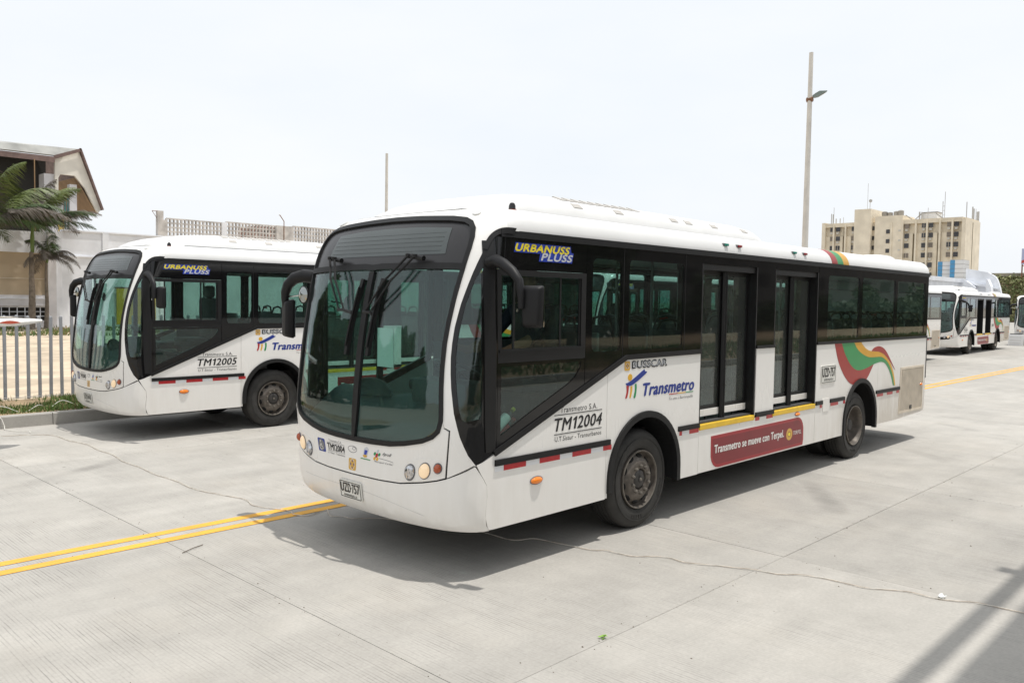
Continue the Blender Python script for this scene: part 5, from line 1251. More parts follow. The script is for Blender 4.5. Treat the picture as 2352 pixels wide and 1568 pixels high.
for p_, w in ((0, 3.72), (1, 3.74), (2, 3.74), (3, 3.74), (4, 3.74), (5, 3.74)):
    zt = 7.13+0.09*p_; zb = 6.02+0.075*p_
    mb = MB(); nx, nz = 15, 4
    px, pz = w/nx, (zt-zb)/nz
    for i in range(nx+1): mb.box2((xs+px*i-0.045-25, 0.02, zb), (xs+px*i+0.045-25, 0.20, zt))
    for i in range(nz+1): mb.box2((xs-25, 0.03, zb+pz*i-0.04), (xs+w-25, 0.19, zb+pz*i+0.04))
    mb.build('lattice_panel', 'lattice_grey', wall)
    wd = 0.36 if p_ % 2 == 0 else 1.40
    wbox('lattice_pillar', (xs+w, 48.46, 5.98), (xs+w+wd, 48.74, zt+0.05), 'wall_white' if p_ % 2 == 0 else 'lattice_grey', wall)
    wbox('wall_upper', (xs-0.05, 48.47, 5.98), (xs+w+wd, 48.73, zb-0.02), 'wall_white', wall)
    xs += w+wd
mb = MB().tube([(24.83-25, -0.06, 6.1), (24.83-25, -0.06, 7.6), (24.50-25, -0.06, 8.02), (24.44-25, -0.06, 8.0)], 0.03, 6); mb.build('bent_pipe', 'rust', wall)
gate = empty('yellow_gate', (YG0, 48.4, 0)); tag(gate, 'yellow metal gate in the white wall, glimpsed through the parked bus', 'gate')
wbox('gate_leaf', (YG0, 48.36, 0.35), (YG0+YGW/2-0.02, 48.41, 2.55), 'gate_yellow', gate); wbox('gate_leaf', (YG0+YGW/2+0.02, 48.36, 0.35), (YG0+YGW, 48.41, 2.55), 'gate_yellow', gate)
wbox('gate_frame', (YG0-0.08, 48.38, 2.56), (YG0+YGW+0.08, 48.44, 2.65), 'rust', gate)
red = empty('brick_house', (64, 120, 0)); tag(red, 'distant red brick house glimpsed through the wall lattice', 'house')
wbox('wall_face', (61.7, 119, 0), (66, 125, 13.6), 'brick_red', red)
for k in range(5):
    for z in (12.3, 10.6): wbox('window', (62.0+0.8*k, 118.94, z), (62.5+0.8*k, 119.0, z+0.7), 'dark_room', red)
# ------------------------------------------------------------------ house at the left
house = empty('gabled_house', (9, 49, 0)); tag(house, 'cream gabled house with brown eaves and beige shuttered ground floor behind the palms', 'house')
H = lambda nm, a, b, mat: wbox(nm, a, b, mat, house)
H('pilaster', (9.36, 48.35, 0), (9.80, 48.75, 5.75), 'wall_pink'); H('pilaster', (9.80, 48.45, 0), (10.14, 48.8, 5.85), 'wall_white')
H('shutter', (4.5, 48.72, 2.08), (9.36, 48.85, 4.52), 'beige_panel'); H('shutter_seam', (4.5, 48.70, 3.02), (9.36, 48.72, 3.04), 'gable_cream')
H('wall_face', (0.0, 48.6, 4.52), (9.36, 48.9, 5.75), 'wall_white'); H('sill_band', (0, 48.55, 1.46), (9.36, 48.85, 2.08), 'wall_pink'); H('sill_moulding', (0, 48.50, 1.86), (9.36, 48.55, 1.92), 'wall_white')
H('plinth', (0, 48.6, 0), (9.36, 48.9, 0.60), 'wall_pink'); H('basement_opening', (0, 48.9, 0.60), (9.36, 49.0, 1.46), 'dark_room')
for k in range(16): H('window_bar', (4.6+0.40*k-0.02, 48.62, 0.60), (4.6+0.40*k+0.02, 48.66, 1.38), 'wall_white')
for z in (0.86, 1.12): H('window_bar', (4.5, 48.61, z-0.018), (9.36, 48.63, z+0.018), 'wall_white')
H('window_head', (0, 48.58, 1.36), (9.36, 48.85, 1.46), 'lattice_grey')
H('shaded_upper_wall', (-2.0, 53.0, 5.7), (10.7, 53.4, 10.78), 'dark_room'); H('upper_side_wall', (10.3, 52.0, 5.7), (11.06, 53.0, 9.6), 'wall_pink')  # upper wall coloured near black for the shade under the eaves
H('yellow_panel', (11.08, 52.3, 6.0), (11.52, 52.36, 6.95), 'panel_yellow'); H('blue_panel', (11.06, 52.36, 6.95), (11.5, 52.42, 7.9), 'clad_white')
H('teal_frame', (11.55, 52.25, 5.7), (11.61, 52.35, 8.4), 'teal_frame'); H('teal_frame', (11.70, 52.25, 5.7), (11.76, 52.35, 8.4), 'teal_frame')
H('corner_column', (11.78, 52.05, 5.7), (12.2, 52.5, 9.1), 'wall_pink')
def slabq(nm, pts, t, mat):
    a = [Vector(q)-house.location for q in pts]; nn = (a[1]-a[0]).cross(a[2]-a[1]).normalized()
    if nn.z < 0: nn = -nn
    n = len(a)
    MB().add(a+[q-nn*t for q in a], [tuple(range(n)), tuple(range(2*n-1, n-1, -1))]+[(i, n+i, n+(i+1) % n, (i+1) % n) for i in range(n)]).build(nm, mat, house)
slabq('roof', [(-2, 51.6, 10.62), (10.78, 51.6, 10.72), (12.33, 52.0, 11.36), (-2, 57.5, 11.75)], 0.10, 'roof_sheet')
slabq('roof_slope', [(12.33, 51.7, 11.36), (13.66, 51.7, 7.62), (13.66, 60, 7.62), (12.33, 60, 11.36)], 0.10, 'fascia_brown')
slabq('fascia', [(-2, 51.57, 10.52), (10.78, 51.57, 10.62), (10.78, 51.57, 10.28), (-2, 51.57, 10.18)], 0.04, 'fascia_brown')
def vprism(nm, poly, y0, y1, mat): MB().prism(poly, lambda u, v, h: (u-9, h-49, v), y0, y1).build(nm, mat, house)
vprism('fascia_rake', [(10.76, 10.72), (12.34, 11.37), (12.34, 11.17), (10.76, 10.50)], 51.60, 51.70, 'fascia_brown')
vprism('fascia_rake', [(12.25, 11.37), (12.36, 11.35), (13.68, 7.62), (13.56, 7.62)], 51.60, 51.70, 'fascia_brown')
vprism('gable_wall', [(10.86, 10.52), (12.27, 11.14), (13.55, 7.64), (13.40, 7.40), (13.30, 7.50), (12.60, 8.9), (12.0, 9.62), (11.17, 9.62), (11.05, 9.40), (10.86, 9.3)], 51.80, 52.0, 'gable_cream')
slabq('soffit', [(12.0, 52.0, 9.62), (12.6, 52.0, 8.9), (13.38, 52.0, 7.44), (13.38, 56, 7.44), (12.6, 56, 8.9), (12.0, 56, 9.62)][0:6] if False else [(12.1, 52.0, 9.55), (13.36, 52.0, 7.42), (13.36, 56, 7.42), (12.1, 56, 9.55)], 0.05, 'soffit_brown')
vprism('gable_wall', [(10.86, 9.3), (11.05, 9.4), (11.05, 8.6), (10.86, 8.4)], 51.80, 52.0, 'gable_cream')
H('downpipe', (9.55, 51.3, 5.7), (9.60, 51.36, 10.3), 'soffit_brown')
# ------------------------------------------------------------------ palms
def palm(name, label, base, top, r0, r1, crown, length, wind, mats, nf, seed, droop=1.0):
    rg = random.Random(seed); root = empty(name, base); tag(root, label, 'palm tree', 'palms in front of the gabled house')
    B = Vector(base); T = Vector(top)-B
    n = 26; path = []; rs = []
    for k in range(n+1):
        t = k/n; path.append(Vector((T.x*t+0.04*math.sin(t*5), T.y*t, T.z*t))); rs.append((r0*(1-t)+r1*t)*(1.0+0.05*(k % 2))*(1.25 if k == 0 else 1))
    MB().tube(path, rs, 14).build('trunk', 'trunk_grey', root, 60)
    if crown > 0: MB().tube([T-Vector((0, 0, 0.02)), T+Vector((0.01, 0, crown*0.5)), T+Vector((0.02, 0, crown))], [r1*0.95, r1*1.1, r1*0.55], 12).build('crownshaft', 'crownshaft', root, 60)
    C = T+Vector((0.02, 0, crown))
    W = Vector(wind)
    for f in range(nf):
        az = 2*math.pi*f/nf*1.0+rg.uniform(-0.25, 0.25); el = rg.uniform(0.35, 1.3) if f % 3 else rg.uniform(0.05, 0.5)
        d = Vector((math.cos(az)*math.cos(el), math.sin(az)*math.cos(el), math.sin(el)))
        L = length*rg.uniform(0.8, 1.1); m = 16
        pts = [C.copy()]; v = d.copy()
        for k in range(m):
            t = (k+1)/m
            v = (v+Vector((0, 0, -0.11*droop*t*1.6))+W*0.085*t).normalized(); pts.append(pts[-1]+v*(L/m))
        vs = []; fs = []; 
        for k in range(1, m+1):
            for sub in range(6):
                t = (k-1+sub/6)/m
                q = pts[k-1].lerp(pts[k], sub/6); tg = (pts[k]-pts[k-1]).normalized()
                side = tg.cross(Vector((0, 0, 1)))
                if side.length < 0.1: side = Vector((1, 0, 0))
                side.normalize(); up = side.cross(tg)
                ll = L*0.26*(math.sin(math.pi*min(1, t*0.9+0.10)))**0.7*rg.uniform(0.8, 1.15)
                for sg in (-1, 1):
                    dd = (side*sg*0.85+tg*0.45+up*rg.uniform(-0.05, 0.35)+W*0.55+Vector((0, 0, -0.45+rg.uniform(-0.25, 0.15)))).normalized()
                    a = q; mid = q+dd*ll*0.55; e = q+dd*ll*0.95+Vector((rg.uniform(-.06, .06)*ll, rg.uniform(-.06, .06)*ll, -(0.22+rg.uniform(0, .25))*ll))+W*0.14*ll
                    wv = tg*0.014*(L/2.4)
                    b = len(vs); vs += [a-wv*0.6, a+wv*0.6, mid+wv, mid-wv, e]; fs += [(b, b+1, b+2, b+3), (b+3, b+2, b+4)]
        mt = mats[f % len(mats)]
        fr = MB().add(vs, fs).build('frond', mt, root, fix=False)
        MB().tube(pts, [0.022*(1-k/(m+1))+0.004 for k in range(m+1)], 5).build('frond_stalk', 'frond_lime' if mt != 'frond_dry' else 'frond_dry', fr, 60)
    return root
palm('palm_tree', 'tall windblown palm with thick ringed trunk in front of the beige shutter', (7.74, 46.0, 0.1), (7.86, 46.0, 4.45), 0.20, 0.10, 1.5, 3.6, (0.85, -0.1, 0.40), ['frond_green', 'frond_dry', 'frond_lime', 'frond_dry', 'frond_green', 'frond_dry'], 24, 3, 0.75)
palm('palm_tree', 'palm at the left edge with low green windblown crown', (5.35, 44.5, 0.1), (5.4, 44.5, 4.7), 0.17, 0.10, 1.1, 4.3, (0.9, -0.1, 0.1), ['frond_green', 'frond_lime', 'frond_dry', 'frond_green'], 17, 8, 0.85)
palm('palm_tree', 'thin young palm with dry brown fronds beside the white wall', (8.58, 46.3, 0.1), (8.68, 46.3, 3.9), 0.12, 0.06, 0.3, 2.0, (0.8, 0.0, -0.1), ['frond_dry', 'frond_dry', 'frond_green'], 11, 5, 1.5)
# ------------------------------------------------------------------ tall posts
def lamp_post(base, h, r0, r1, label, head):
    root = empty('lamp_post' if head else 'concrete_pole', base); tag(root, label, 'lamp post' if head else 'pole')
    MB().tube([(0, 0, 0), (0, 0, h*0.5), (0, 0, h)], [r0, (r0+r1)/2, r1], 18).build('pole', 'pole_concrete', root, 50)
    if head:
        zc = 13.05
        MB().tube([(0, -0.15, zc-0.2), (0.0, 0.15, zc-0.2)], 0.13, 10).build('clamp', 'rust', root, 40)
        for k in range(1): MB().lathe([(r1*1.22, -0.06), (r1*1.26, 0.0), (r1*1.22, 0.06)], (0, 0, zc-0.2), 'z', 18).build('collar', 'rust', root, 40)
        hd = MB()
        d = Vector((0.55, -0.83, 0)); sd = Vector((0.83, 0.55, 0))
        q = []
        for t, hw, z0, z1 in ((0.16, 0.06, -0.10, 0.02), (0.30, 0.15, -0.12, 0.12), (0.52, 0.20, -0.06, 0.24), (0.78, 0.20, 0.10, 0.24), (0.98, 0.14, 0.22, 0.26)):
            for s_, z in ((-1, z0), (1, z0), (1, z1), (-1, z1)): q.append(d*t+sd*s_*hw+Vector((0, 0, zc+z)))
        q = [Vector((v.x*0.85, v.y*0.85, zc+(v.z-zc)*0.85)) for v in q]; hd.add(q, [(4*i+k, 4*i+(k+1) % 4, 4*i+4+(k+1) % 4, 4*i+4+k) for i in range(4) for k in range(4)]+[(0, 1, 2, 3), (16, 17, 18, 19)])
        h_ = hd.build('lamp_head', 'lamp_metal', root, 30)
        g2 = [(d*t+sd*s_*hw)*0.85+Vector((0, 0, zc+z*0.85-0.012)) for t, hw, z in ((0.54, 0.15, -0.05), (0.93, 0.12, 0.19)) for s_ in (-1, 1)]
        MB().add(g2, [(0, 1, 3, 2)]).build('lamp_glass', 'lens_clear', h_, fix=False)
    return root
lamp_post((35.16, 14.40, 0), 15.25, 0.185, 0.105, 'tall tapered concrete lamp post with a single floodlight behind the white bus roof', True)
lamp_post((35.86, 50.92, 0), 14.2, 0.16, 0.11, 'bare concrete pole rising behind the roof of the parked bus', False)
# ------------------------------------------------------------------ apartment block
apt = empty('apartment_block', (234.4, 78, 0)); tag(apt, 'beige apartment tower with rooftop antennas and window air conditioners in the distance', 'building')
AB = lambda nm, y0, y1, z0, z1, x0, x1, mat: MB().box2((x0, y0-78, z0), (x1, y1-78, z1)).build(nm, mat, apt)
AB('main_body', 61.25, 99.7, 0, 26.0, 1.2, 13, 'apt_beige')
AB('stair_tower', 85.6, 90.2, 0, 29.7, -0.6, 10, 'apt_light')
AB('service_tower', 77.2, 84.7, 0, 27.5, 0.3, 10, 'apt_light')
AB('end_wall', 61.05, 62.0, 0, 25.6, -0.1, 13.2, 'apt_light'); AB('end_wall', 98.9, 99.9, 0, 26.4, 0.0, 14.2, 'apt_light')
for y0, y1 in ((61.3, 77.2), (90.2, 98.9)): AB('parapet', max(y0, 62.0), y1, 25.0, 26.15, 0.35, 2.0, 'apt_beige')
for yc in (96.45, 93.0, 80.1, 77.15, 73.65, 70.75, 67.5, 64.4): AB('pier', yc-0.22, yc+0.22, 0, 25.6, 0.1, 1.4, 'apt_light')
for yc, w in ((93.6, 0.16), (74.35, 0.13), (73.75, 0.13), (68.05, 0.13), (67.35, 0.13), (62.25, 0.14), (80.5, 0.12), (84.65, 0.12)): AB('recess_line', yc-w, yc+w, 0, 22.2 if w < 0.15 else 24.8, 0.9, 1.15, 'apt_dark')
for y0, y1 in ((62.2, 64.2), (64.6, 67.2), (68.2, 70.5), (71.0, 73.5), (74.5, 77.0), (91.5, 92.8), (93.9, 96.2), (96.7, 98.9)): AB('facade_panel', y0, y1, 0, 22.3, 0.75, 1.3, 'apt_beige')
AB('side_groove', 61.02, 61.2, 0, 25.0, 6.0, 6.5, 'apt_dark')
arg = random.Random(5)
cols = [(97.1, 1.0), (95.3, 1.15), (90.8, 1.0), (77.9, 1.0), (76.1, 1.15), (71.65, 1.05), (69.85, 1.05), (65.3, 1.05), (63.5, 1.1)]
rows = [23.75, 21.05, 18.35, 15.65, 12.95, 10.25]
for yc, w in cols:
    for zi, z in enumerate(rows):
        hh = 1.25
        wdw = AB('window', yc-w/2, yc+w/2, z-0.05, z+hh, 0.55, 0.72, 'apt_glass' if arg.random() < 0.72 else 'apt_shade')
        MB().box2((0.50, yc-w/2-78-0.04, z-0.12), (0.75, yc+w/2-78+0.04, z-0.05)).build('window_sill', 'apt_light', wdw)
        if arg.random() < 0.45: MB().box2((0.52, yc-0.03-78, z-0.04), (0.56, yc+0.03-78, z+hh-0.02)).build('window_mullion', 'apt_light', wdw)
        if arg.random() < (0.8 if zi < 2 else 0.45): AB('air_conditioner', yc-0.33, yc+0.33, z-0.75, z-0.28, 0.25, 0.8, 'ac_white')
for yc, rws in ((85.1, (23.7, 20.95, 18.2, 15.5, 12.8)), (81.0, (22.55, 19.85, 17.15, 14.45, 11.75))):
    for z in rws:
        AB('window', yc-0.48, yc+0.48, z, z+1.1, 0.14 if yc < 82 else 0.9, 0.31 if yc < 82 else 1.19, 'apt_glass')
# rooftop gear
for y, x, r_, h_ in ((83.4, 4, 0.8, 1.7), (81.9, 4, 0.7, 1.4), (80.2, 4, 0.75, 1.6), (79.0, 4, 0.8, 1.8)):
    MB().lathe([(0.0, h_), (r_*0.4, h_), (r_, h_*0.86), (r_, 0.0)], (x, y-78, 27.5), 'z', 14).build('water_tank', 'tank_grey', apt, 40)
AB('lift_house', 69.2, 73.0, 26.0, 28.0, 3, 7, 'clad_white'); AB('lift_house_roof', 69.0, 73.2, 28.0, 28.2, 2.8, 7.2, 'tank_grey')
for y, h_, w in ((98.0, 3.4, .10), (97.5, 3.2, .13), (97.3, 5.2, .05), (96.6, 1.9, .12), (95.4, 1.9, .10), (94.4, 2.2, .05), (87.6, 7.6, .04), (86.9, 2.6, .06), (73.4, 2.5, .16), (72.8, 2.4, .16), (71.2, 3.5, .05), (67.5, 5.0, .07), (67.0, 7.5, .06), (61.6, 4.4, .09), (59.9, 3.6, .14), (59.5, 3.2, .12), (58.9, 3.3, .05), (58.6, 2.6, .10), (58.2, 2.8, .2)):
    z0 = 29.7 if 85.6 < y < 90.2 else 25.8
    xa = 2.0+(max(0, 61.6-y))*3.2; y = max(y, 61.6)
    MB().box2((xa, y-78-w, z0), (xa+w*2, y-78+w, z0+h_)).build('antenna', 'antenna_grey', apt)
for z in (27.0, 28.2, 29.4): MB().box2((2.02, 67.0-78, z), (2.12, 67.5-78, z+0.10)).build('mast_rung', 'antenna_grey', apt)
MB().lathe([(0.0, 0.0), (0.45, 0.08), (0.5, 0.16)], (2.2, 86.9-78, 32.3), 'x', 14).build('dish', 'antenna_grey', apt, 40)
for y0, y1 in ((77.0, 75.0), (72.9, 74.6), (69.2, 67.3)): MB().tube([(2.0, y0-78, 27.6 if y0 > 74 else 27.7), (2.0, y1-78, 26.1)], 0.12, 6).build('roof_strut', 'tank_grey', apt)
# ------------------------------------------------------------------ right: white ramp wall, cladding towers, green bank, billboard
ramp = empty('ramp_wall', (66, 18, 0)); tag(ramp, 'low white parapet wall with a moulded coping running behind the parked buses', 'wall')
wbox('wall_face', (36, 18.0, 0), (77.6, 18.4, 4.45), 'wall_white', ramp); wbox('wall_coping', (36, 17.86, 4.45), (77.6, 18.5, 4.80), 'wall_white', ramp)
endw = empty('curved_end_wall', (76, 16, 0)); tag(endw, 'white curved end wall with fins closing the parapet, behind the far bus', 'wall')
P_ = lambda nm, poly, x0, x1, mat='wall_white': MB().prism(poly, lambda u, v, h: (h-76, u-16, v), x0, x1).build(nm, mat, endw)
P_('wall_face', [(17.62, 0), (17.62, 5.72), (16.9, 5.58), (15.85, 5.36), (15.50, 5.15), (15.22, 4.95), (15.05, 4.62), (14.85, 4.0), (14.72, 3.4), (14.72, 0)], 75.6, 76.0)
P_('coping', [(17.35, 4.62), (16.7, 4.42), (15.75, 4.22), (15.75, 4.02), (16.7, 4.20), (17.35, 4.42)], 75.25, 75.6)
P_('fin', [(15.72, 4.75), (15.62, 4.72), (15.35, 4.1), (15.18, 3.2), (15.18, 0), (15.72, 0)], 74.6, 75.6)
P_('fin', [(17.58, 4.62), (17.40, 4.60), (16.65, 4.05), (16.65, 3.9), (17.58, 3.9)], 74.9, 75.6)
P_('ledge', [(15.35, 4.05), (14.95, 3.95), (14.95, 3.85), (15.35, 3.93)], 75.3, 75.6)
def clad(base, y0, y1, z1, label):
    root = empty('clad_tower', base); tag(root, label, 'tower')
    n_r = 14; hgt = z1/n_r
    for k in range(n_r):
        MB().box2((0, y0+0.02, hgt*k), (3, y1-0.72, hgt*(k+1)-0.06)).build('white_panel', 'clad_white', root)
        MB().box2((0, y1-0.70, hgt*k), (3, y1, hgt*(k+1)-0.06)).build('blue_panel', 'clad_blue', root)
    MB().box2((0.05, y0+0.05, 0), (2.95, y1-0.02, z1-0.02)).build('frame', 'tank_grey', root)
clad((140, 38, 0), -0.7, 1.3, 9.65, 'white panelled tower with a blue edge strip, left of the pair below the apartments')
clad((139, 36, 0), -0.9, 1.15, 9.85, 'white panelled tower with a blue edge strip, right of the pair below the apartments')
bank = MB(); nb_y, nb_z = 26, 12; vs = []
for j in range(nb_z+1):
    for i in range(nb_y+1):
        y = 37-22*i/nb_y; t = j/nb_z; vs.append((143-3.5*(1-t)+rnd.uniform(-.5, .5), y, 7.3*t+rnd.uniform(-.12, .12)*(t < 1)))
for i in range(nb_y+1): vs.append((220, 37-22*i/nb_y, 7.3))
struct(bank.add(vs, [(j*(nb_y+1)+i, j*(nb_y+1)+i+1, (j+1)*(nb_y+1)+i+1, (j+1)*(nb_y+1)+i) for j in range(nb_z+1) for i in range(nb_y)]).build('green_bank', 'soil', None, 50, fix=False))
for mi, (mt, lab) in enumerate((('ivy_a', 'dark green creeper covering the steep bank behind the far buses'), ('ivy_b', 'pale green creeper covering the steep bank behind the far buses'))):
    vs = []; fs = []
    for k in range(9000):
        y = rnd.uniform(15.5, 37); t = rnd.random(); x = 143-3.5*(1-t)-rnd.uniform(0.0, 0.9); z = 7.3*t+rnd.uniform(-0.1, 0.35)
        if (math.sin(y*1.1+z*0.8)+math.sin(y*0.37-z*1.3) > rnd.uniform(-1.2, 1.4)) != (mi == 1): continue
        s_ = rnd.uniform(0.10, 0.26); a = Vector((rnd.uniform(-1, 1), rnd.uniform(-1, 1), rnd.uniform(-1, 1))).normalized()*s_; b_ = Vector((rnd.uniform(-1, 1), rnd.uniform(-1, 1), rnd.uniform(-1, 1))).normalized()*s_
        i0 = len(vs); c_ = Vector((x, y, z)); vs += [c_-a, c_+b_, c_+a, c_-b_*0.6]; fs.append((i0, i0+1, i0+2, i0+3))
    tag(MB().add(vs, fs).build('creeper', mt, fix=False), lab, 'creeper', kind='stuff')
rt = MB().box2((142.4, 15, 7.2), (143.2, 32, 7.75)).build('bank_parapet', 'rock'); tag(rt, 'grey concrete parapet along the top of the green bank', 'parapet')
bb = empty('billboard', (141, 26, 7.3)); tag(bb, 'billboard with blue and red poster on posts at the right edge', 'billboard')
MB().box2((0, -3.0, 1.7), (0.3, 1.55, 4.15)).build('poster_panel', 'billboard_face', bb)
MB().prism([(1.55, 2.3), (0.2, 2.75), (-3.0, 2.9), (-3.0, 2.5), (0.2, 2.35), (1.55, 1.85)], lambda u, v, h: (h, u, v), -0.03, -0.005).build('red_band', 'billboard_red', bb)
for y in (1.5, -1.0): MB().box2((0.32, y-0.08, -0.3), (0.5, y+0.08, 4.1)).build('billboard_post', 'rust', bb)
MB().tube([(0.4, 1.4, 1.6), (0.4, 0.1, 0.2)], 0.05, 6).build('billboard_brace', 'rust', bb)
bx = empty('site_cabinet', (49.9, 7.75, 0)); tag(bx, 'small white cabinet with dark lid standing before the rightmost bus', 'cabinet')
MB().cbox((-0.35, -0.38, 0.0), (0.35, 0.38, 0.66), 0.02).build('cabinet_body', 'clad_white', bx, 30); MB().cbox((-0.2, -0.30, 0.661), (0.2, 0.34, 0.71), 0.02).build('lid', 'ink_black', bx, 30)
for k in range(3): MB().box2((-0.357, -0.30, 0.14+0.17*k), (-0.351, 0.30, 0.16+0.17*k)).build('cabinet_louvre', 'lattice_grey', bx)
# ------------------------------------------------------------------ buses
busA = make_bus(); tag(busA, 'white city bus TM12004 in the foreground with its two doors and red banner', 'bus', 'white city buses at the terminal')
def copy_tree(o, parent=None, skip=()):
    c = o.copy(); COL.objects.link(c); c.parent = parent
    for ch in KIDS.get(o.name, ()):
        if ch.name.split('.')[0] in skip: continue
        copy_tree(ch, c, skip)
    return c
KIDS = {}
for o in list(bpy.data.objects):
    if o.parent is not None: KIDS.setdefault(o.parent.name, []).append(o)
def clone(loc, rz, label, skip=()):
    b = copy_tree(busA, None, skip); b.location = loc; b.rotation_euler = (0, 0, rz); b['label'] = label; return b
def descend(o, out):
    for ch in bpy.data.objects:
        if ch.parent == o: out.append(ch)
def swap(root, table):
    kids1 = [c for c in bpy.data.objects if c.parent == root]; ids = {c.name for c in kids1}
    allc = kids1+[c for c in bpy.data.objects if c.parent is not None and c.parent.name in ids]
    for c in allc:
        k = (c.name.split('.')[0], c.parent.name.split('.')[0]); k1 = k[0]
        if k in table: c.data = table[k]
        elif k1 in table: c.data = table[k1]
busB = clone((0.62, 8.04, 0), R(-0.4), 'white city bus TM12005 parked by the kerb on the left')
fm = lambda u, v, o=0.0: FS(u, v, o+0.012)
swap(busB, {'side_fleet_number': fleet_mesh('side_fleet_number', '2005', (-1.335, -0.672, 1.112, 1.222), 'ink_black', SIDE, 0.22, 0.03),
            'front_fleet_number': fleet_mesh('front_fleet_number', '2005', (-0.435, -0.150, 0.882, 0.937), 'ink_black', FS, 0.0, 0.035, 0.0035),
            ('plate_number', 'front_plate'): lettering_mesh('plate_number', 'UZO·043', (-0.2, 0.16, 0.556, 0.635), 'ink_black', fm, bold=0.012, off=0.0145),
            ('plate_number', 'side_plate'): lettering_mesh('plate_number', 'UZO·043', (4.126, 4.535, 1.275, 1.394), 'ink_black', SIDE, bold=0.012, off=0.0145)})
tiny = ('plate_border', 'plate_city', 'emblem_star', 'emblem_ring', 'flower_petal', 'wheelchair_symbol', 'symbol_head', 'sticker_disc', 'front_rule', 'crest_shield', 'crest_base', 'crest_band', 'wheel_nut', 'hub_bolt', 'display_line', 'seat_tag', 'lens_rib', 'front_operator_name', 'front_company_name', 'caribbean_motto', 'association_initials', 'terpel_name', 'city_motto')
busD = clone((23.1, 6.4, 0), R(1.2), 'white city bus whose rear corner shows behind the foreground bus', tiny)
busC = clone((37.0, 6.85, 0), R(2.0), 'white city bus with dark open doorways and a missing bumper strip at the right', tiny+('door_leaf',))
panel('bumper_opening', [(-0.85, 0.712), (0, 0.705), (0.5, 0.708), (0.95, 0.76), (1.0, 0.80), (0.95, 0.885), (0.5, 0.845), (0, 0.835), (-0.85, 0.845)], 'dark_gap', busC, FS, off=0.010, th=0.004, us=US)
busF = clone((11.85, 7.80, 0), R(0.4), 'white city bus parked behind TM12005, seen only through the windows of the foreground bus', tiny)
busE = clone((52.6, 5.55, 0), R(1.0), 'white city bus cut off by the right edge of the picture', tiny)
# ------------------------------------------------------------------ loose things inside and around the bus
for i, (x, y, z, ang, lab) in enumerate(((-2.0, 0.075, 1.18, 0.45, 'clear plastic bottle with yellow cap lying inside the lower driver window'), (-1.99, 0.085, 1.10, 0.3, 'clear bottle with red label lying below the yellow capped bottle'))):
    bt = empty('plastic_bottle', (x, y, z)); tag(bt, lab, 'bottle'); bt.rotation_euler = (0, R(62)-ang*0.2, 0.05); bt.scale = (1.25, 1.25, 1.25)
    MB().lathe([(0.0, 0.0), (0.028, 0.0), (0.033, 0.01), (0.033, 0.13), (0.030, 0.16), (0.014, 0.195), (0.012, 0.215)], (0, 0, 0), 'z', 16).build('bottle_body', 'bottle_plastic', bt, 40)
    MB().lathe([(0.0338, 0.025), (0.0338, 0.145)], (0, 0, 0), 'z', 16).build('bottle_label', 'paper' if i == 0 else 'label_red', bt, 40)
    MB().lathe([(0.015, 0.208), (0.015, 0.232), (0.0, 0.233)], (0, 0, 0), 'z', 14).build('bottle_cap', 'cap_yellow' if i == 0 else 'label_red', bt, 40)
sheetp = MB().box2((-2.02, 1.375, 1.605), (-2.015, 1.615, 1.965)).build('notice_sheet', 'paper'); tag(sheetp, 'blank white notice sheet behind the right windshield pane', 'notice')
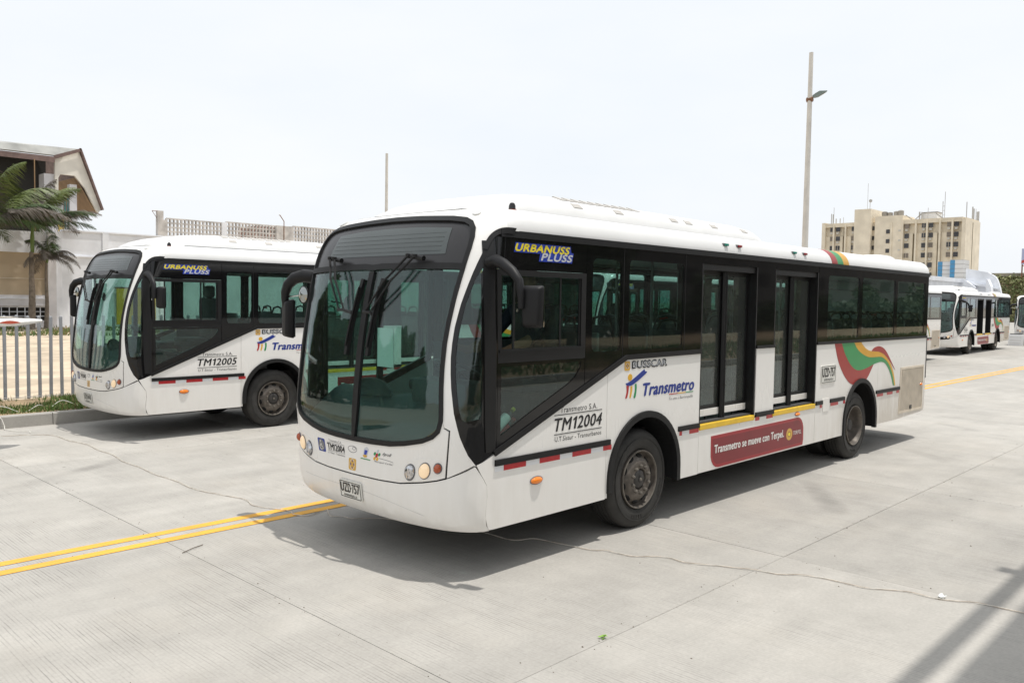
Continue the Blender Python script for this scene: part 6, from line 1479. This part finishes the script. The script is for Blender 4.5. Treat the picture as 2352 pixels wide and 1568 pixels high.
# ------------------------------------------------------------------ driver
def driver():
    root_v = [  # joints: (pos, radius)
        ((-1.06, 0.61, 1.60), 0.155), ((-1.03, 0.61, 1.80), 0.145), ((-1.01, 0.61, 2.00), 0.165), ((-1.02, 0.61, 2.15), 0.135), ((-1.035, 0.61, 2.24), 0.062), ((-1.055, 0.61, 2.33), 0.072), ((-1.065, 0.61, 2.42), 0.098), ((-1.055, 0.61, 2.50), 0.080),
        ((-1.04, 0.42, 2.14), 0.075), ((-1.24, 0.36, 1.90), 0.056), ((-1.58, 0.40, 1.78), 0.042), ((-1.76, 0.44, 1.82), 0.033),
        ((-1.04, 0.80, 2.14), 0.075), ((-1.24, 0.87, 1.90), 0.056), ((-1.58, 0.84, 1.78), 0.042), ((-1.76, 0.80, 1.82), 0.033),
        ((-1.14, 0.50, 1.57), 0.105), ((-1.68, 0.46, 1.58), 0.080), ((-1.72, 0.46, 1.30), 0.058), ((-1.70, 0.46, 1.06), 0.045), ((-1.86, 0.46, 1.02), 0.035),
        ((-1.14, 0.72, 1.57), 0.105), ((-1.68, 0.76, 1.58), 0.080), ((-1.72, 0.76, 1.30), 0.058), ((-1.70, 0.76, 1.06), 0.045), ((-1.86, 0.76, 1.02), 0.035)]
    edges = [(0, 1), (1, 2), (2, 3), (3, 4), (4, 5), (5, 6), (6, 7), (3, 8), (8, 9), (9, 10), (10, 11), (3, 12), (12, 13), (13, 14), (14, 15), (0, 16), (16, 17), (17, 18), (18, 19), (19, 20), (0, 21), (21, 22), (22, 23), (23, 24), (24, 25)]
    vs = [v for v, r in root_v]; rs = [r for v, r in root_v]
    for h, sg in ((11, 1), (15, -1)):   # hands on the wheel rim: palm, four fingers and a thumb
        b = Vector(vs[h])
        palm_i = len(vs); vs.append(tuple(b+Vector((-0.06, 0.012*sg, 0.012)))); rs.append(0.030); edges.append((h, palm_i))
        for k, off in enumerate((-0.028, -0.010, 0.009, 0.027)):
            p = Vector(vs[palm_i]); L = (0.030, 0.034, 0.033, 0.026)[k]
            c = [p+Vector((-0.022, 0.02*sg, off)), p+Vector((-0.022-L, 0.018*sg, off+0.004)), p+Vector((-0.020-L*1.2, -0.012*sg, off-0.004)), p+Vector((-0.005-L, -0.030*sg, off-0.010))]
            prev = palm_i
            for q in c: vs.append(tuple(q)); rs.append(0.0085); edges.append((prev, len(vs)-1)); prev = len(vs)-1
        p = Vector(vs[palm_i]); prev = palm_i
        for q in (p+Vector((0.004, -0.018*sg, 0.030)), p+Vector((-0.026, -0.034*sg, 0.040)), p+Vector((-0.046, -0.036*sg, 0.034))): vs.append(tuple(q)); rs.append(0.0095); edges.append((prev, len(vs)-1)); prev = len(vs)-1
    me = bpy.data.meshes.new('person'); me.from_pydata(vs, edges, [])
    o = bpy.data.objects.new('person', me); COL.objects.link(o)
    md = o.modifiers.new('skin', 'SKIN'); md.use_smooth_shade = True
    sv = me.skin_vertices[0].data
    for i, r_ in enumerate(rs): sv[i].radius = (r_, r_); sv[i].use_root = (i == 0)
    sub = o.modifiers.new('sub', 'SUBSURF'); sub.levels = 1; sub.render_levels = 2
    # skin, shirt and trousers by height and reach on the body itself
    m, n, l, b_ = nodes_of('driver_body')
    tc = n.new('ShaderNodeTexCoord'); sx = n.new('ShaderNodeSeparateXYZ'); l.new(tc.outputs['Object'], sx.inputs[0])
    sh = mathn(n, l, 'LESS_THAN', sx.outputs['Z'], 2.215); tr = mathn(n, l, 'LESS_THAN', sx.outputs['Z'], 1.655); fo = mathn(n, l, 'LESS_THAN', sx.outputs['X'], -1.30)
    up = mathn(n, l, 'GREATER_THAN', sx.outputs['Z'], 1.70)
    arm = mathn(n, l, 'MULTIPLY', fo, up)
    m1 = n.new('ShaderNodeMix'); m1.data_type = 'RGBA'; m1.inputs[6].default_value = (0.25, 0.13, 0.08, 1); m1.inputs[7].default_value = (0.006, 0.009, 0.022, 1); l.new(mathn(n, l, 'MULTIPLY', sh, mathn(n, l, 'SUBTRACT', 1.0, arm)), m1.inputs[0])
    m2 = n.new('ShaderNodeMix'); m2.data_type = 'RGBA'; l.new(m1.outputs[2], m2.inputs[6]); m2.inputs[7].default_value = (0.02, 0.02, 0.025, 1); l.new(tr, m2.inputs[0]); l.new(m2.outputs[2], b_.inputs['Base Color']); b_.inputs['Roughness'].default_value = 0.75
    me.materials.append(MATS['driver_body'])
    tag(o, 'driver in a dark blue shirt seated at the wheel of the foreground bus', 'person')
    mb = MB(); n_ = 18
    rings = []
    for i in range(7):
        t = i/6*math.pi/2; rings.append((0.112*math.cos(t), 0.105*math.sin(t)))
    mb.lathe([(r_, z) for r_, z in rings], (-1.048, 0.61, 2.455), 'z', n_); mb.build('hair', 'hair', o, 50)
    for y in (0.575, 0.645): MB().lathe([(0.0, -0.006), (0.009, -0.003), (0.010, 0.004)], (-1.158, y, 2.425), 'x', 10).build('eye', 'ink_black', o)
    MB().tube([(-1.158, 0.61, 2.42), (-1.182, 0.61, 2.395), (-1.165, 0.61, 2.385)], [0.010, 0.015, 0.010], 8).build('nose', 'skin', o, 50)
    MB().tube([(-1.152, 0.588, 2.358), (-1.157, 0.61, 2.356), (-1.152, 0.632, 2.358)], 0.006, 6).build('mouth', 'rust', o, 50)
    for y in (0.508, 0.712): MB().lathe([(0.0, -0.008), (0.018, -0.006), (0.024, 0.0), (0.016, 0.008), (0.0, 0.009)], (-1.055, y, 2.415), 'y', 12).build('ear', 'skin', o, 50)
driver()
# ------------------------------------------------------------------ litter and the twisted cord
def cord(name, pts, label, r=0.0026, twist=True, mats=('cord', 'cord_white'), amp=0.0045, z0=0.005):
    P = []
    q = [Vector((x, y, 0)) for x, y in pts]
    for i in range(len(q)-1):
        a, b, c, d = q[max(i-1, 0)], q[i], q[i+1], q[min(i+2, len(q)-1)]
        n = max(3, int((c-b).length/0.035))
        for k in range(n):
            t = k/n; P.append(0.5*((2*b)+(c-a)*t+(2*a-5*b+4*c-d)*t*t+(3*b-a-3*c+d)*t**3))
    root = empty(name, (q[0].x, q[0].y, 0)); tag(root, label, 'cord'); o0 = root.location
    for s_, mt in ((0, mats[0]), (math.pi, mats[1])):
        path = []
        for i, v in enumerate(P):
            t = (P[min(i+1, len(P)-1)]-P[max(i-1, 0)]).normalized(); nn = Vector((-t.y, t.x, 0)); ph = i*0.55+s_
            path.append(v+nn*math.sin(ph)*amp+nn*0.02*math.sin(i*0.21)+Vector((0, 0, z0+amp*0.6*math.cos(ph)+0.004))-Vector(o0))
        MB().tube(path, r, 5).build('strand', mt, root, 60, fix=False)
    return root
cord('twisted_cord', [(-3.55, 9.95), (-3.028, 9.874), (-2.683, 9.749), (-2.44, 9.454), (-2.361, 8.726), (-2.321, 8.002), (-2.369, 7.005), (-2.42, 6.188), (-2.417, 5.568), (-2.43, 4.961), (-2.412, 4.467), (-2.364, 4.064), (-2.25, 3.66), (-2.298, 3.337), (-2.185, 2.924), (-2.213, 2.767), (-2.128, 2.629), (-1.95, 2.69), (-1.819, 2.711), (-1.90, 2.58), (-1.966, 2.45), (-1.895, 2.355), (-1.871, 2.215), (-1.61, 2.003), (-1.35, 1.4), (-1.216, 0.975), (-1.2, 0.6), (-1.044, 0.489), (-0.999, 0.257), (-0.896, -0.095), (-0.805, -0.198), (-0.779, -0.466), (-0.617, -0.677), (-0.608, -0.892), (-0.453, -1.118), (-0.326, -1.395), (-0.307, -1.581), (-0.176, -1.765), (-0.11, -2.009), (-0.084, -2.208), (0.052, -2.461), (0.049, -2.732), (0.179, -2.968), (0.235, -3.245), (0.4, -4.2)],
     'thin twisted cord lying right across the concrete and under the front of the bus')
kc = MB(); pth = []
for k in range(60):
    t = k/59; pth.append((-3.3+1.9*t, KY(-3.3+1.9*t, 11.25)+0.25*math.sin(t*9), 0.25+0.05*math.sin(t*23)))
kc.tube(pth, 0.006, 5)
o = kc.build('verge_cable', 'cable_white', None, 60); tag(o, 'loose white cable lying in the grass along the verge', 'cable')
kd = MB().tube([(-2.86, 10.95, 0.23), (-2.84, 10.72, 0.222), (-2.80, 10.655, 0.16), (-2.77, 10.63, 0.05), (-2.80, 10.50, 0.012), (-2.7, 10.2, 0.012), (-2.55, 10.1, 0.012), (-2.60, 9.9, 0.012)], 0.006, 5)
o = kd.build('kerb_cable', 'cable_white', None, 60); tag(o, 'white cable looped over the kerb edge at the far left', 'cable')
vs = []; rg = random.Random(2)
pp = MB(); nn_ = 5
for j in range(nn_):
    for i in range(nn_): vs.append((0.106+0.032*(i/4-0.5)*2+rg.uniform(-.008, .008), -2.722+0.024*(j/4-0.5)*2+rg.uniform(-.006, .006), 0.006+rg.uniform(0, 0.03)))
o = pp.add(vs, [(j*nn_+i, j*nn_+i+1, (j+1)*nn_+i+1, (j+1)*nn_+i) for j in range(4) for i in range(4)]).build('crumpled_paper', 'paper', None, False, fix=False); tag(o, 'small scrap of crumpled white paper beside the cord at the right', 'litter')
vs = []; fs = []
for k in range(7):
    a = rg.uniform(0, 6.28); c = Vector((-2.384+rg.uniform(-.02, .02), -1.357+rg.uniform(-.02, .02), 0.006+0.003*k)); d = Vector((math.cos(a), math.sin(a), 0.12))*0.018; e = Vector((-math.sin(a), math.cos(a), 0.1))*0.011
    b = len(vs); vs += [c-d, c+e, c+d, c-e]; fs.append((b, b+1, b+2, b+3))
o = MB().add(vs, fs).build('green_leaf_scrap', 'leaf_lime', None, fix=False); tag(o, 'small bright green leaf scrap on the near joint of the concrete', 'leaf')
o = MB().tube([(-3.583, 2.295, 0.008), (-3.46, 2.352, 0.012), (-3.347, 2.402, 0.008)], 0.0035, 6).build('thin_stick', 'tree_bark', None, 40); tag(o, 'thin dark stick lying on the concrete below the yellow lines', 'stick')
# ------------------------------------------------------------------ behind and beside the camera (seen in reflections and by the shadows it throws)
can = empty('station_canopy', (4, -6.5, 0)); tag(can, 'steel station canopy beside the camera that shades the lower right corner', 'canopy')
CB = lambda nm, a, b, mat='canopy_steel': MB().box2([a[0]-4, a[1]+6.5, a[2]], [b[0]-4, b[1]+6.5, b[2]]).build(nm, mat, can)
hz = 7.6
CB('canopy_roof', (-3.6, -9.0, hz), (3.4, -3.22-0.17*hz, hz+0.10)); CB('edge_beam', (-3.6, -3.10-0.17*hz, hz-0.02), (3.4, -2.98-0.17*hz, hz+0.10))
CB('beam_bracket', (2.10, -2.98-0.17*hz, hz), (2.26, -2.84-0.17*hz, hz+0.06))
for x in (2.6,): CB('column', (x-0.1, -6.9, 0), (x+0.1, -6.7, hz)); CB('rafter', (x-0.05, -9.0, hz-0.16), (x+0.05, -3.0-0.17*hz, hz-0.021))
ov = MB().box2((-40, -24, 0.0), (90, -10.4, 0.19)).build('opposite_verge', 'soil'); struct(ov)
ok = MB().box2((-40, -10.4, 0.0), (90, -10.25, 0.20)).build('opposite_kerb', 'kerb_concrete'); struct(ok)
sp_ = [(rnd.uniform(-10, 60), rnd.uniform(-16.5, -10.6), 0.18, 0 if rnd.random() < 0.85 else 1) for _ in range(9000)]
blades('opposite_grass', sp_, ['grass_a', 'grass_dry'], 0.22, 0.10, ['green lawn on the verge across the road behind the camera', 'dry grass on the verge across the road behind the camera'], 'grass')
def far_building(nm, x0, x1, y0, y1, h, mat, label):
    root = empty(nm, ((x0+x1)/2, y1, 0)); tag(root, label, 'building'); cx = (x0+x1)/2
    MB().box2((x0-cx, y0-y1, 0), (x1-cx, 0, h)).build('wall_face', mat, root); MB().box2((x0-cx-0.2, y0-y1-0.2, h), (x1-cx+0.2, 0.3, h+0.4)).build('roof', 'roof_sheet', root)
    st = 3.2 if x1-x0 < 60 else 7.0; n = int((x1-x0)/st)
    for k in range(n):
        for z in np.arange(1.0, h-1.5, 3.0):
            MB().box2((x0-cx+1+st*k, 0.002, z), (x0-cx+1+st*(k+0.5), 0.05, z+1.4)).build('window', 'dark_room', root)
far_building('long_building', -6, 34, -46, -34, 8.5, 'building_grey', 'long grey two storey building across the road behind the camera')
far_building('stretched_office_building', 35, 175, -52, -36, 13, 'building_grey', 'unseen taller grey office block, stretched along the road to cover sky in window reflections')  # unseen; made long and tall to keep bright sky out of the side windows
def broad_tree(x, y, h, cr, seed, label):
    rg = random.Random(seed); root = empty('broadleaf_tree', (x, y, 0.15)); tag(root, label, 'tree', 'street trees across the road')
    MB().tube([(0, 0, 0), (0.05, 0.02, h*0.25), (0.02, 0.05, h*0.5)], [0.22, 0.16, 0.10], 10).build('trunk', 'tree_bark', root, 50)
    cl = []
    for k in range(9):
        a = rg.uniform(0, 6.28); rr = cr*rg.uniform(0.25, 0.75); c = Vector((rr*math.cos(a), rr*math.sin(a), h*rg.uniform(0.5, 0.95))); cl.append((c, cr*rg.uniform(0.35, 0.6)))
        MB().tube([(0.02, 0.05, h*0.42), c*0.6+Vector((0, 0, h*0.2)), c], [0.09, 0.05, 0.02], 6).build('limb', 'tree_bark', root, 50)
    vs = []; fs = []
    for c, r_ in cl:
        for k in range(330):
            d = Vector((rg.gauss(0, 1), rg.gauss(0, 1), rg.gauss(0, 1))).normalized()*r_*rg.random()**0.4; q = c+d; s_ = rg.uniform(0.10, 0.22)
            a = Vector((rg.uniform(-1, 1), rg.uniform(-1, 1), rg.uniform(-1, 1))).normalized()*s_; b = Vector((rg.uniform(-1, 1), rg.uniform(-1, 1), rg.uniform(-1, 1))).normalized()*s_*0.6
            i0 = len(vs); vs += [q-a, q+b, q+a, q-b]; fs.append((i0, i0+1, i0+2, i0+3))
    MB().add(vs, fs).build('crown', 'tree_leaf', root, fix=False)
for i, (x, y, h, cr) in enumerate(((-9, -20, 7, 2.6), (1, -21, 8, 3.2), (8.5, -19, 7, 2.8), (15, -22, 8.5, 3.4), (23, -20, 7.5, 3.0))):
    broad_tree(x, y, h, cr, 20+i, 'broad leafy street tree across the road behind the camera, number %s along the kerb' % ('first second third fourth fifth sixth seventh eighth'.split()[i]))

hv = []; hf = []
for k in range(26000):
    x = rnd.uniform(-16, 95); t = rnd.random(); top = 2.2+1.1*math.sin(x*0.45)+0.7*math.sin(x*1.3+1)+0.5*math.sin(x*2.9); z = 0.15+top*t**0.8; y = -25.5+rnd.uniform(-1.1, 1.1)*(1-0.3*t)
    s_ = rnd.uniform(0.14, 0.34); c_ = Vector((x, y, z)); a_ = Vector((rnd.uniform(-1, 1), rnd.uniform(-1, 1), rnd.uniform(-1, 1))).normalized()*s_; b_ = Vector((rnd.uniform(-1, 1), rnd.uniform(-1, 1), rnd.uniform(-1, 1))).normalized()*s_
    i0 = len(hv); hv += [c_-a_, c_+b_, c_+a_, c_-b_]; hf.append((i0, i0+1, i0+2, i0+3))
tag(MB().add(hv, hf).build('thicket', 'tree_leaf', fix=False), 'unseen dark thicket of shrubs added behind the camera to darken window reflections', 'shrubs', kind='stuff')  # added out of view so the side windows mirror something dark

hv = []; hf = []
for k in range(14000):
    x = rnd.uniform(-62, -9); t = rnd.random(); top = 7.0+1.6*math.sin(x*0.35)+1.2*math.sin(x*0.9+1); z = 0.15+top*t**0.8; y = 24-0.25*(x+9)+rnd.uniform(-1.6, 1.6)*(1-0.3*t)
    s_ = rnd.uniform(0.25, 0.55); c_ = Vector((x, y, z)); a_ = Vector((rnd.uniform(-1, 1), rnd.uniform(-1, 1), rnd.uniform(-1, 1))).normalized()*s_; b_ = Vector((rnd.uniform(-1, 1), rnd.uniform(-1, 1), rnd.uniform(-1, 1))).normalized()*s_
    i0 = len(hv); hv += [c_-a_, c_+b_, c_+a_, c_-b_]; hf.append((i0, i0+1, i0+2, i0+3))
tag(MB().add(hv, hf).build('added_tree_belt', 'tree_leaf', fix=False), 'belt of dark trees added out of frame to the left to darken the windshield reflections', 'trees', kind='stuff')  # added out of view to darken what the windshields mirror
simple('grit', (0.14, 0.115, 0.085), 0.9)
hv = []; hf = []
for k in range(1500):
    if k % 3 == 0: x, y = rnd.uniform(-6, 14), rnd.choice([-1.39, 2.85, 7.2])+rnd.gauss(0, 0.05)
    elif k % 3 == 1: x, y = 0.21+3.745*rnd.choice([-1, 0, 1, 2])+rnd.gauss(0, 0.05), rnd.uniform(-4, 10)
    else: x, y = rnd.uniform(-6, 14), rnd.uniform(-4, 10.4)
    s_ = 0.0025+0.006*rnd.random()**3; i0 = len(hv); a0 = rnd.uniform(0, 6.28)
    hv += [(x+s_*math.cos(a0+2.1*j), y+s_*1.4*math.sin(a0+2.1*j), 0.001) for j in range(3)]+[(x, y, 0.001+s_*rnd.uniform(0.4, 1.0))]; hf += [(i0, i0+1, i0+3), (i0+1, i0+2, i0+3), (i0+2, i0, i0+3)]
tag(MB().add(hv, hf).build('grit', 'grit', fix=False), 'scattered grit and leaf crumbs on the concrete and along its joints', 'grit', kind='stuff')
